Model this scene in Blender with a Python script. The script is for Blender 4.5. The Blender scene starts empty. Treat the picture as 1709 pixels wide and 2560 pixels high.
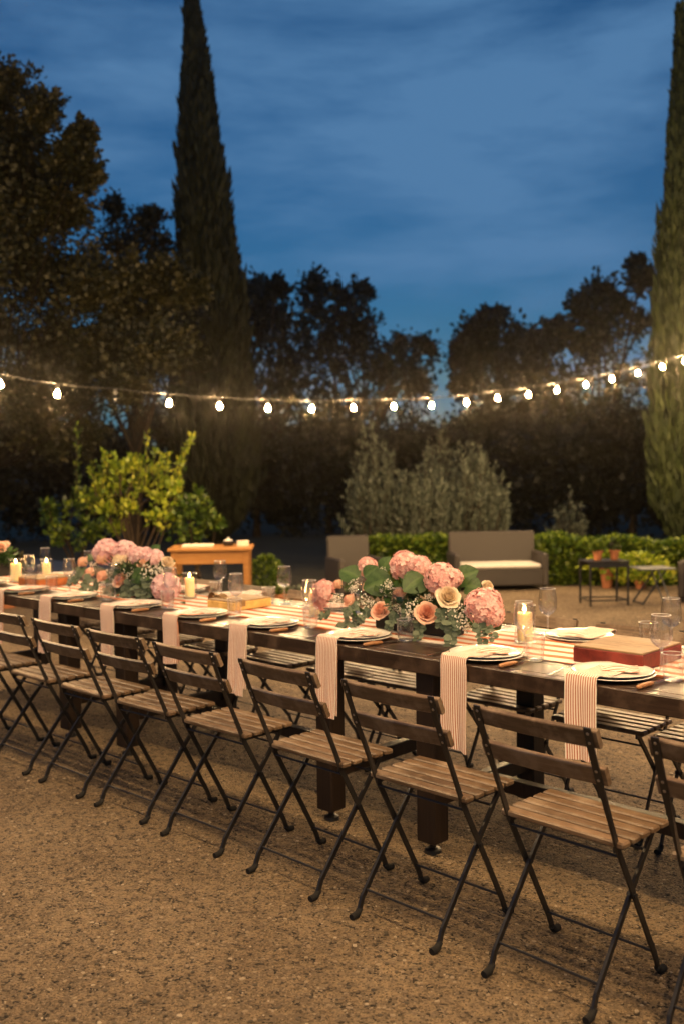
import bpy, math, random
import numpy as np
from mathutils import Vector, Matrix, Euler

# ------------------------------------------------------------------ camera
scn = bpy.context.scene
COL = scn.collection
F_PX, PITCH, ROLL, YAW = 2414.96, -0.0388, -0.0121, -0.7705
CAM = np.array([0.0, -2.5825, 1.4442])
_fw = np.array([math.sin(YAW) * math.cos(PITCH), math.cos(YAW) * math.cos(PITCH), math.sin(PITCH)])
_r = np.array([math.cos(YAW), -math.sin(YAW), 0.0])
_u = np.cross(_r, _fw)
_R = _r * math.cos(ROLL) + _u * math.sin(ROLL)
_U = -_r * math.sin(ROLL) + _u * math.cos(ROLL)


def dep(x, y, t):
    """photo pixel + distance along the view axis -> world point"""
    return CAM + t * (_fw + (x - 854.5) / F_PX * _R - (y - 1280) / F_PX * _U)


def ony(x, y, Y):
    d = _fw + (x - 854.5) / F_PX * _R - (y - 1280) / F_PX * _U
    return CAM + d * ((Y - CAM[1]) / d[1])


cam_d = bpy.data.cameras.new('camera')
cam_d.sensor_fit = 'HORIZONTAL'
cam_d.sensor_width = 24.0
cam_d.lens = 24.0 * F_PX / 1709.0
cam_d.clip_start = 0.05
cam_d.clip_end = 2000
cam_d.dof.use_dof = True
cam_d.dof.focus_distance = 3.25
cam_d.dof.aperture_fstop = 2.4
cam_d.dof.aperture_blades = 0
cam = bpy.data.objects.new('camera', cam_d)
COL.objects.link(cam)
cam.matrix_world = Matrix((
    (_R[0], _U[0], -_fw[0], CAM[0]),
    (_R[1], _U[1], -_fw[1], CAM[1]),
    (_R[2], _U[2], -_fw[2], CAM[2]),
    (0, 0, 0, 1)))
scn.camera = cam

# ------------------------------------------------------------------ sky and exposure
scn.render.engine = 'CYCLES'
scn.view_settings.view_transform = 'Standard'
scn.view_settings.look = 'None'
scn.view_settings.gamma = 1.0
scn.view_settings.exposure = 0.35
scn.cycles.use_denoising = True
scn.cycles.max_bounces = 10
scn.cycles.transparent_max_bounces = 16
scn.cycles.caustics_reflective = False
scn.cycles.caustics_refractive = False
scn.cycles.sample_clamp_indirect = 4.0
scn.cycles.use_light_tree = True

SKY_STRENGTH = 0.082
world = bpy.data.worlds.new('World')
scn.world = world
world.use_nodes = True
nt = world.node_tree
nt.nodes.clear()
w_out = nt.nodes.new('ShaderNodeOutputWorld')
w_bg = nt.nodes.new('ShaderNodeBackground')
w_bg.inputs['Strength'].default_value = SKY_STRENGTH
sky = nt.nodes.new('ShaderNodeTexSky')
sky.sky_type = 'NISHITA'
sky.sun_disc = False
sky.sun_elevation = math.radians(4.0)
sky.sun_rotation = math.radians(130)
sky.altitude = 200
sky.air_density = 1.0
sky.dust_density = 0.6
sky.ozone_density = 2.0
w_gain = nt.nodes.new('ShaderNodeVectorMath')
w_gain.operation = 'MULTIPLY'
w_gain.inputs[1].default_value = (0.19, 0.57, 1.02)
nt.links.new(sky.outputs[0], w_gain.inputs[0])
w_tc = nt.nodes.new('ShaderNodeTexCoord')
w_map = nt.nodes.new('ShaderNodeMapping')
w_map.inputs['Scale'].default_value = (1.0, 1.0, 4.2)
w_map.inputs['Rotation'].default_value = (0.03, 0.02, 0.3)
nt.links.new(w_tc.outputs['Generated'], w_map.inputs[0])
w_n = nt.nodes.new('ShaderNodeTexNoise')
w_n.inputs['Scale'].default_value = 2.9
w_n.inputs['Detail'].default_value = 7
w_n.inputs['Roughness'].default_value = 0.60
w_n.inputs['Distortion'].default_value = 0.15
nt.links.new(w_map.outputs[0], w_n.inputs['Vector'])
w_rmp = nt.nodes.new('ShaderNodeValToRGB')
w_rmp.color_ramp.elements[0].position = 0.415
w_rmp.color_ramp.elements[0].color = (0.10, 0.10, 0.10, 1)
w_rmp.color_ramp.elements[1].position = 0.64
w_rmp.color_ramp.elements[1].color = (1, 1, 1, 1)
nt.links.new(w_n.outputs['Fac'], w_rmp.inputs[0])
w_mix = nt.nodes.new('ShaderNodeMix')
w_mix.data_type = 'RGBA'
w_fac = nt.nodes.new('ShaderNodeMath')
w_fac.operation = 'MULTIPLY'
w_fac.inputs[1].default_value = 0.9
nt.links.new(w_rmp.outputs[0], w_fac.inputs[0])
nt.links.new(w_fac.outputs[0], w_mix.inputs['Factor'])
nt.links.new(w_gain.outputs[0], w_mix.inputs['A'])
w_mix.inputs['B'].default_value = (0.85, 2.05, 3.9, 1)
nt.links.new(w_mix.outputs['Result'], w_bg.inputs['Color'])
nt.links.new(w_bg.outputs[0], w_out.inputs[0])

BULB_POWER = 36.0          # watts of light given off by one festoon bulb
WARM = (1.0, 0.64, 0.295)

rng = random.Random(7)
NP = np.random.default_rng(11)


# ------------------------------------------------------------------ materials
def newmat(name):
    m = bpy.data.materials.new(name)
    m.use_nodes = True
    t = m.node_tree
    b = t.nodes['Principled BSDF']
    return m, t, b


def N(t, kind, **kw):
    n = t.nodes.new(kind)
    for k, v in kw.items():
        setattr(n, k, v)
    return n


def ramp(t, src, stops):
    r = N(t, 'ShaderNodeValToRGB')
    el = r.color_ramp.elements
    while len(el) < len(stops):
        el.new(0.5)
    for e, (p, c) in zip(el, stops):
        e.position = p
        e.color = (*c, 1)
    t.links.new(src, r.inputs[0])
    return r.outputs[0]


def coords(t, which='Object', scale=(1, 1, 1), rot=(0, 0, 0)):
    tc = N(t, 'ShaderNodeTexCoord')
    mp = N(t, 'ShaderNodeMapping')
    mp.inputs['Scale'].default_value = scale
    mp.inputs['Rotation'].default_value = rot
    t.links.new(tc.outputs[which], mp.inputs[0])
    return mp.outputs[0]


def noise(t, vec, scale, detail=4, rough=0.5, dist=0.0):
    n = N(t, 'ShaderNodeTexNoise')
    n.inputs['Scale'].default_value = scale
    n.inputs['Detail'].default_value = detail
    n.inputs['Roughness'].default_value = rough
    n.inputs['Distortion'].default_value = dist
    if vec is not None:
        t.links.new(vec, n.inputs['Vector'])
    return n.outputs['Fac']


def math_n(t, op, a, b):
    m = N(t, 'ShaderNodeMath', operation=op)
    for i, v in enumerate((a, b)):
        if isinstance(v, (int, float)):
            m.inputs[i].default_value = v
        else:
            t.links.new(v, m.inputs[i])
    return m.outputs[0]


def mixc(t, fac, a, b, blend='MIX'):
    m = N(t, 'ShaderNodeMix', data_type='RGBA', blend_type=blend)
    for k, v in (('Factor', fac), ('A', a), ('B', b)):
        if isinstance(v, (int, float)):
            m.inputs[k].default_value = v
        elif isinstance(v, tuple):
            m.inputs[k].default_value = (*v, 1)
        else:
            t.links.new(v, m.inputs[k])
    return m.outputs['Result']


def bump(t, b, h, strength=0.3, dist=0.01):
    n = N(t, 'ShaderNodeBump')
    n.inputs['Strength'].default_value = strength
    n.inputs['Distance'].default_value = dist
    t.links.new(h, n.inputs['Height'])
    t.links.new(n.outputs[0], b.inputs['Normal'])


def obj_random(t):
    return N(t, 'ShaderNodeObjectInfo').outputs['Random']


M = {}


def wood_mat(name, dark, mid, light, rough=0.5, axis='X', gscale=1.0, var=0.5, spec=0.4, grey=None):
    m, t, b = newmat(name)
    sc = {'X': (1.2, 14, 14), 'Y': (14, 1.2, 14), 'Z': (14, 14, 1.2)}[axis]
    rnd = obj_random(t)
    tc = N(t, 'ShaderNodeTexCoord')
    add = N(t, 'ShaderNodeVectorMath', operation='ADD')
    comb = N(t, 'ShaderNodeCombineXYZ')
    off = math_n(t, 'MULTIPLY', rnd, 37.0)
    for i in range(3):
        t.links.new(off, comb.inputs[i])
    t.links.new(tc.outputs['Object'], add.inputs[0])
    t.links.new(comb.outputs[0], add.inputs[1])
    mp = N(t, 'ShaderNodeMapping')
    mp.inputs['Scale'].default_value = tuple(s * gscale for s in sc)
    t.links.new(add.outputs[0], mp.inputs[0])
    n1 = noise(t, mp.outputs[0], 3.5, 6, 0.6, 1.2)
    n2 = noise(t, mp.outputs[0], 14, 3, 0.6)
    g = math_n(t, 'ADD', math_n(t, 'MULTIPLY', n1, 0.75), math_n(t, 'MULTIPLY', n2, 0.25))
    c = ramp(t, g, [(0.32, dark), (0.5, mid), (0.68, light)])
    val = math_n(t, 'ADD', math_n(t, 'MULTIPLY', rnd, var), 1.0 - var * 0.5)
    hsv = N(t, 'ShaderNodeHueSaturation')
    t.links.new(val, hsv.inputs['Value'])
    hsv.inputs['Saturation'].default_value = 1.0
    t.links.new(c, hsv.inputs['Color'])
    cc = hsv.outputs[0]
    if grey:
        wn = noise(t, tc.outputs['Object'], 9, 5, 0.65)
        f = ramp(t, wn, [(0.48, (0, 0, 0)), (0.66, (1, 1, 1))])
        cc = mixc(t, f, cc, grey)
    t.links.new(cc, b.inputs['Base Color'])
    b.inputs['Roughness'].default_value = rough
    b.inputs['Specular IOR Level'].default_value = spec
    bump(t, b, g, 0.25, 0.004)
    M[name] = m


wood_mat('slat_wood', (0.07, 0.041, 0.021), (0.125, 0.079, 0.044), (0.185, 0.125, 0.074), 0.42, 'X', 1, 0.6, 0.45, (0.24, 0.175, 0.115))
wood_mat('table_wood', (0.016, 0.009, 0.006), (0.027, 0.016, 0.011), (0.048, 0.029, 0.02), 0.28, 'X', 0.6, 0.5, 0.5, (0.085, 0.055, 0.038))
wood_mat('table_leg_wood', (0.012, 0.007, 0.005), (0.019, 0.011, 0.007), (0.03, 0.018, 0.012), 0.45, 'Z', 0.6, 0.3)
wood_mat('pine_wood', (0.25, 0.105, 0.026), (0.34, 0.155, 0.042), (0.41, 0.205, 0.065), 0.4, 'X', 0.7, 0.15)
wood_mat('old_board', (0.13, 0.075, 0.035), (0.24, 0.15, 0.075), (0.36, 0.24, 0.13), 0.6, 'X', 0.7, 0.2, 0.3, (0.28, 0.2, 0.12))
wood_mat('handle_wood', (0.2, 0.085, 0.03), (0.32, 0.15, 0.06), (0.4, 0.21, 0.1), 0.4, 'X', 2, 0.3)
wood_mat('bark', (0.02, 0.014, 0.009), (0.04, 0.028, 0.018), (0.07, 0.05, 0.033), 0.9, 'Z', 0.5, 0.3, 0.1)
wood_mat('dark_bark', (0.006, 0.004, 0.003), (0.012, 0.009, 0.006), (0.02, 0.015, 0.01), 0.9, 'Z', 0.5, 0.3, 0.1)
wood_mat('post_wood', (0.08, 0.05, 0.03), (0.14, 0.09, 0.05), (0.2, 0.13, 0.08), 0.8, 'Z', 0.5, 0.2, 0.2)


def plain(name, col, rough=0.5, metal=0.0, spec=0.5, nscale=None, namt=0.25, bmp=None, bscale=60, sub=0.0, subr=(0.02, 0.01, 0.005)):
    m, t, b = newmat(name)
    b.inputs['Base Color'].default_value = (*col, 1)
    b.inputs['Roughness'].default_value = rough
    b.inputs['Metallic'].default_value = metal
    b.inputs['Specular IOR Level'].default_value = spec
    if nscale:
        v = coords(t)
        n = noise(t, v, nscale, 5, 0.6)
        c = ramp(t, n, [(0.3, tuple(x * (1 - namt) for x in col)), (0.7, tuple(min(1, x * (1 + namt)) for x in col))])
        t.links.new(c, b.inputs['Base Color'])
    if bmp:
        v = coords(t)
        bump(t, b, noise(t, v, bscale, 4, 0.6), bmp, 0.004)
    if sub:
        b.inputs['Subsurface Weight'].default_value = sub
        b.inputs['Subsurface Radius'].default_value = subr
        b.inputs['Subsurface Scale'].default_value = 1.0
    M[name] = m
    return m, t, b


plain('black_metal', (0.013, 0.012, 0.012), 0.38, 0.0, 0.5, 30, 0.3, 0.12, 250)
plain('rubber', (0.015, 0.014, 0.013), 0.8, 0, 0.3, 40, 0.3)
plain('rivet_metal', (0.45, 0.42, 0.38), 0.32, 1.0)
plain('steel', (0.62, 0.6, 0.57), 0.2, 1.0, 0.5, 60, 0.08)
plain('enamel', (0.80, 0.765, 0.69), 0.16, 0, 0.5, 12, 0.03)
plain('enamel_rim', (0.012, 0.014, 0.025), 0.25)
plain('wax', (0.86, 0.75, 0.45), 0.42, 0, 0.4, 10, 0.04, None, 60, 0.85, (0.04, 0.02, 0.008))
plain('wick', (0.02, 0.015, 0.012), 0.9)
plain('red_paint', (0.16, 0.022, 0.014), 0.5, 0, 0.4, 18, 0.45, 0.3, 40)
plain('orange_leather', (0.42, 0.13, 0.035), 0.5, 0, 0.4, 18, 0.35, 0.2, 60)
plain('yellow_paper', (0.62, 0.4, 0.13), 0.75, 0, 0.2, 25, 0.25, 0.3, 90)
plain('ribbon', (0.26, 0.16, 0.075), 0.8, 0, 0.2, 40, 0.3, 0.3, 120)
plain('paper', (0.75, 0.66, 0.52), 0.7, 0, 0.3, 20, 0.05)
plain('stone_white', (0.72, 0.68, 0.6), 0.45, 0, 0.4, 30, 0.12)
plain('terracotta', (0.36, 0.14, 0.065), 0.8, 0, 0.2, 14, 0.3, 0.3, 50)
plain('soil', (0.03, 0.02, 0.014), 1.0, 0, 0.1, 30, 0.5, 0.8, 60)
plain('cushion', (0.5, 0.47, 0.42), 0.85, 0, 0.2, 15, 0.06, 0.2, 300)
plain('dark_ceramic', (0.02, 0.016, 0.014), 0.25)
plain('grey_metal', (0.16, 0.17, 0.17), 0.4, 0.3, 0.5, 20, 0.2)
plain('cable', (0.03, 0.028, 0.026), 0.6)
plain('stem_green', (0.05, 0.085, 0.025), 0.6, 0, 0.3, 30, 0.3)
plain('planter_black', (0.012, 0.011, 0.010), 0.5, 0, 0.4, 20, 0.3)
plain('hill_wood', (0.018, 0.024, 0.016), 1.0, 0, 0.1, 0.12, 0.5, 0.8, 0.5)
plain('paving', (0.19, 0.19, 0.185), 0.85, 0, 0.2, 1.2, 0.25, 0.3, 30)

# wicker
m, t, b = newmat('wicker')
v = coords(t, 'Object', (1, 1, 1))
wv = N(t, 'ShaderNodeTexWave', bands_direction='X')
wv.inputs['Scale'].default_value = 22
wv2 = N(t, 'ShaderNodeTexWave', bands_direction='Z')
wv2.inputs['Scale'].default_value = 30
t.links.new(v, wv.inputs[0]); t.links.new(v, wv2.inputs[0])
h = math_n(t, 'MULTIPLY', wv.outputs['Fac'], wv2.outputs['Fac'])
t.links.new(ramp(t, h, [(0.0, (0.022, 0.017, 0.013)), (1.0, (0.075, 0.062, 0.05))]), b.inputs['Base Color'])
b.inputs['Roughness'].default_value = 0.55
bump(t, b, h, 0.6, 0.006)
M['wicker'] = m

# lampglow (bulb): warm emitter
BULB_R = 0.0205
area = 4 * math.pi * BULB_R ** 2
m, t, b = newmat('lit_bulb')
b.inputs['Base Color'].default_value = (0.9, 0.85, 0.75, 1)
b.inputs['Emission Color'].default_value = (*WARM, 1)
b.inputs['Emission Strength'].default_value = BULB_POWER / (math.pi * area)
m.cycles.emission_sampling = 'FRONT'
M['lit_bulb'] = m
m, t, b = newmat('flame')
b.inputs['Base Color'].default_value = (1, 0.7, 0.3, 1)
b.inputs['Emission Color'].default_value = (1.0, 0.56, 0.18, 1)
b.inputs['Emission Strength'].default_value = 110
M['flame'] = m


def thin_glass(name, tint=(0.995, 0.997, 0.995), base=0.035, rough=0.03):
    m, t, b = newmat(name)
    t.nodes.remove(b)
    out = t.nodes['Material Output']
    tr = N(t, 'ShaderNodeBsdfTransparent')
    tr.inputs[0].default_value = (*tint, 1)
    gl = N(t, 'ShaderNodeBsdfGlossy')
    gl.inputs['Roughness'].default_value = rough
    geo = N(t, 'ShaderNodeNewGeometry')
    dt = N(t, 'ShaderNodeVectorMath', operation='DOT_PRODUCT')
    t.links.new(geo.outputs['Incoming'], dt.inputs[0])
    t.links.new(geo.outputs['Normal'], dt.inputs[1])
    om = math_n(t, 'SUBTRACT', 1.0, math_n(t, 'ABSOLUTE', dt.outputs['Value'], 0.0))
    f2 = math_n(t, 'ADD', math_n(t, 'MULTIPLY', math_n(t, 'POWER', om, 3.5), 0.8), base)
    cl = N(t, 'ShaderNodeClamp')
    t.links.new(f2, cl.inputs[0])
    mx = N(t, 'ShaderNodeMixShader')
    t.links.new(cl.outputs[0], mx.inputs[0])
    t.links.new(tr.outputs[0], mx.inputs[1])
    t.links.new(gl.outputs[0], mx.inputs[2])
    t.links.new(mx.outputs[0], out.inputs[0])
    M[name] = m


thin_glass('thin_glass')
thin_glass('stem_glass', (0.97, 0.97, 0.97), 0.26, 0.22)
thin_glass('drinking_glass', (1.0, 1.0, 1.0), 0.025, 0.04)
thin_glass('rim_glass', (0.95, 0.95, 0.95), 0.5, 0.33)
t = M['drinking_glass'].node_tree
_old = t.nodes['Material Output'].inputs[0].links[0].from_socket
_gb = N(t, 'ShaderNodeBsdfGlass')
_gb.inputs['IOR'].default_value = 1.48
_gb.inputs['Roughness'].default_value = 0.0
_mx = N(t, 'ShaderNodeMixShader')
_mx.inputs[0].default_value = 0.12
t.links.new(_old, _mx.inputs[1]); t.links.new(_gb.outputs[0], _mx.inputs[2])
t.links.new(_mx.outputs[0], t.nodes['Material Output'].inputs[0])
m, t, b = newmat('solid_glass')
b.inputs['Base Color'].default_value = (0.98, 0.99, 0.985, 1)
b.inputs['Transmission Weight'].default_value = 1.0
b.inputs['Roughness'].default_value = 0.0
b.inputs['IOR'].default_value = 1.48
M['solid_glass'] = m


def leaf_mat(name, c1, c2, c3, rough=0.5, trans=0.35, nscale=3.0, spec=0.4, byuv=True):
    """leaf colours vary from leaf to leaf (a random value stored per face)"""
    m, t, b = newmat(name)
    out = t.nodes['Material Output']
    at = N(t, 'ShaderNodeAttribute', attribute_name='tone')
    v = coords(t)
    n = noise(t, v, nscale, 3, 0.6)
    f = math_n(t, 'ADD', math_n(t, 'MULTIPLY', at.outputs['Fac'], 0.7), math_n(t, 'MULTIPLY', n, 0.3))
    c = ramp(t, f, [(0.15, c1), (0.5, c2), (0.85, c3)])
    t.links.new(c, b.inputs['Base Color'])
    b.inputs['Roughness'].default_value = rough
    b.inputs['Specular IOR Level'].default_value = spec
    tl = N(t, 'ShaderNodeBsdfTranslucent')
    t.links.new(c, tl.inputs[0])
    mx = N(t, 'ShaderNodeMixShader')
    mx.inputs[0].default_value = trans
    t.links.new(b.outputs[0], mx.inputs[1])
    t.links.new(tl.outputs[0], mx.inputs[2])
    t.links.new(mx.outputs[0], out.inputs[0])
    M[name] = m


leaf_mat('oak_leaf', (0.007, 0.009, 0.003), (0.022, 0.024, 0.008), (0.055, 0.047, 0.014))
leaf_mat('dark_leaf', (0.006, 0.008, 0.005), (0.012, 0.014, 0.008), (0.022, 0.023, 0.011))
leaf_mat('cypress_leaf', (0.02, 0.028, 0.008), (0.04, 0.05, 0.014), (0.07, 0.08, 0.022), 0.7, 0.2)
leaf_mat('green_cypress_leaf', (0.011, 0.02, 0.004), (0.025, 0.038, 0.008), (0.05, 0.066, 0.014), 0.7, 0.2)
leaf_mat('dark_cypress_leaf', (0.008, 0.010, 0.002), (0.018, 0.020, 0.005), (0.034, 0.036, 0.009), 0.7, 0.2)
leaf_mat('olive_leaf', (0.04, 0.05, 0.033), (0.105, 0.125, 0.088), (0.20, 0.225, 0.165), 0.55, 0.25)
leaf_mat('citrus_leaf', (0.06, 0.12, 0.01), (0.22, 0.30, 0.02), (0.46, 0.46, 0.045), 0.4, 0.35)
leaf_mat('hedge_leaf', (0.014, 0.032, 0.004), (0.06, 0.11, 0.012), (0.23, 0.29, 0.03), 0.4, 0.3)
leaf_mat('hydrangea_leaf', (0.028, 0.06, 0.018), (0.045, 0.095, 0.028), (0.075, 0.14, 0.04), 0.45, 0.25, 14)
leaf_mat('eucalyptus_leaf', (0.065, 0.10, 0.065), (0.11, 0.15, 0.10), (0.17, 0.21, 0.14), 0.6, 0.25, 10)
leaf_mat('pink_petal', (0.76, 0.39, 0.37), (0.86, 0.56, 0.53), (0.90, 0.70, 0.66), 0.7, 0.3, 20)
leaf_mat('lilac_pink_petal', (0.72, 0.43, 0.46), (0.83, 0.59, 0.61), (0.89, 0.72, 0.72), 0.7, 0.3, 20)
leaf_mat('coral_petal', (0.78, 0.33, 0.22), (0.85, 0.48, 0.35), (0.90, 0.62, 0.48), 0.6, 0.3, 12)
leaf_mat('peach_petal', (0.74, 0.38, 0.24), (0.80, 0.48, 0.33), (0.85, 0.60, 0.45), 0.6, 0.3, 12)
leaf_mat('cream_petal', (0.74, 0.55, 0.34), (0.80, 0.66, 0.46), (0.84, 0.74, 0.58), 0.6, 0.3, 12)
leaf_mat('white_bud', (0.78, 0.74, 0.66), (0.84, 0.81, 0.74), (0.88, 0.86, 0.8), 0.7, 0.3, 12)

# striped napkin (stripes run along the cloth; U goes across)
m, t, b = newmat('napkin_cloth')
uv = N(t, 'ShaderNodeUVMap')
sx = N(t, 'ShaderNodeSeparateXYZ')
t.links.new(uv.outputs[0], sx.inputs[0])
s = math_n(t, 'FRACT', math_n(t, 'MULTIPLY', sx.outputs[0], 1 / 0.0086), 0.0)
edge = ramp(t, s, [(0.0, (1, 1, 1)), (0.44, (1, 1, 1)), (0.52, (0, 0, 0)), (0.93, (0, 0, 0)), (1.0, (1, 1, 1))])
v = coords(t)
wn = noise(t, v, 220, 2, 0.6)
red = ramp(t, wn, [(0.3, (0.46, 0.17, 0.10)), (0.7, (0.60, 0.27, 0.17))])
t.links.new(mixc(t, edge, (0.86, 0.79, 0.69), red), b.inputs['Base Color'])
b.inputs['Roughness'].default_value = 0.9
b.inputs['Specular IOR Level'].default_value = 0.15
b.inputs['Sheen Weight'].default_value = 0.15
bump(t, b, wn, 0.35, 0.001)
M['napkin_cloth'] = m

# runner: white cloth with broad orange bands that run lengthways
m, t, b = newmat('runner_cloth')
v = coords(t)
sp = N(t, 'ShaderNodeSeparateXYZ')
t.links.new(v, sp.inputs[0])
wob = noise(t, v, 6, 4, 0.6)
yy = math_n(t, 'ADD', sp.outputs[1], math_n(t, 'MULTIPLY', wob, 0.012))
s = math_n(t, 'FRACT', math_n(t, 'MULTIPLY', yy, 1 / 0.088), 0.0)
band = ramp(t, s, [(0.0, (0, 0, 0)), (0.40, (0, 0, 0)), (0.46, (1, 1, 1)), (0.84, (1, 1, 1)), (0.90, (0, 0, 0))])
blot = noise(t, coords(t, 'Object', (2, 6, 1)), 9, 5, 0.65)
org = ramp(t, blot, [(0.3, (0.52, 0.125, 0.05)), (0.7, (0.66, 0.25, 0.12))])
wht = ramp(t, blot, [(0.3, (0.74, 0.68, 0.58)), (0.7, (0.82, 0.77, 0.68))])
t.links.new(mixc(t, band, wht, org), b.inputs['Base Color'])
b.inputs['Roughness'].default_value = 0.9
b.inputs['Specular IOR Level'].default_value = 0.15
bump(t, b, noise(t, v, 30, 4, 0.6), 0.3, 0.004)
M['runner_cloth'] = m

# gravel court
m, t, b = newmat('gravel')
v = coords(t)
vo = N(t, 'ShaderNodeTexVoronoi')
vo.inputs['Scale'].default_value = 130
t.links.new(v, vo.inputs['Vector'])
wn = N(t, 'ShaderNodeSeparateColor')
t.links.new(vo.outputs['Color'], wn.inputs[0])
stone = ramp(t, wn.outputs[0], [(0.0, (0.016, 0.013, 0.009)), (0.2, (0.045, 0.034, 0.022)), (0.32, (0.145, 0.110, 0.072)), (0.75, (0.213, 0.160, 0.103)), (0.95, (0.264, 0.203, 0.133)), (1.0, (0.345, 0.275, 0.197))])
stone2 = N(t, 'ShaderNodeTexVoronoi')
stone2.inputs['Scale'].default_value = 190
t.links.new(v, stone2.inputs['Vector'])
w2 = N(t, 'ShaderNodeSeparateColor')
t.links.new(stone2.outputs['Color'], w2.inputs[0])
grit = ramp(t, w2.outputs[1], [(0.0, (0.077, 0.057, 0.034)), (0.3, (0.218, 0.159, 0.096)), (1.0, (0.335, 0.245, 0.147))])
fm = ramp(t, noise(t, v, 26, 3, 0.5), [(0.42, (0, 0, 0)), (0.58, (1, 1, 1))])
c = mixc(t, fm, stone, grit)
big = noise(t, v, 1.3, 7, 0.66)
c = mixc(t, 0.85, c, ramp(t, big, [(0.3, (0.45, 0.42, 0.40)), (0.68, (1.0, 1.0, 1.0))]), 'MULTIPLY')
t.links.new(c, b.inputs['Base Color'])
b.inputs['Roughness'].default_value = 0.85
b.inputs['Specular IOR Level'].default_value = 0.25
hh = math_n(t, 'ADD', math_n(t, 'MULTIPLY', vo.outputs['Distance'], -1.0), math_n(t, 'MULTIPLY', noise(t, v, 60, 4, 0.6), 0.6))
bump(t, b, hh, 0.8, 0.008)
M['gravel'] = m

# pebbles
m, t, b = newmat('pebble')
at = N(t, 'ShaderNodeAttribute', attribute_name='tone')
t.links.new(ramp(t, at.outputs['Fac'], [(0.0, (0.035, 0.028, 0.018)), (0.28, (0.085, 0.063, 0.040)), (0.4, (0.215, 0.157, 0.096)), (0.85, (0.272, 0.207, 0.129)), (1.0, (0.362, 0.292, 0.202))]), b.inputs['Base Color'])
b.inputs['Roughness'].default_value = 0.75
M['pebble'] = m

# earth under the trees
m, t, b = newmat('earth')
v = coords(t)
t.links.new(ramp(t, noise(t, v, 3, 6, 0.65), [(0.3, (0.02, 0.018, 0.01)), (0.7, (0.05, 0.045, 0.024))]), b.inputs['Base Color'])
b.inputs['Roughness'].default_value = 1.0
bump(t, b, noise(t, v, 14, 5, 0.65), 0.8, 0.05)
M['earth'] = m


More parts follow.
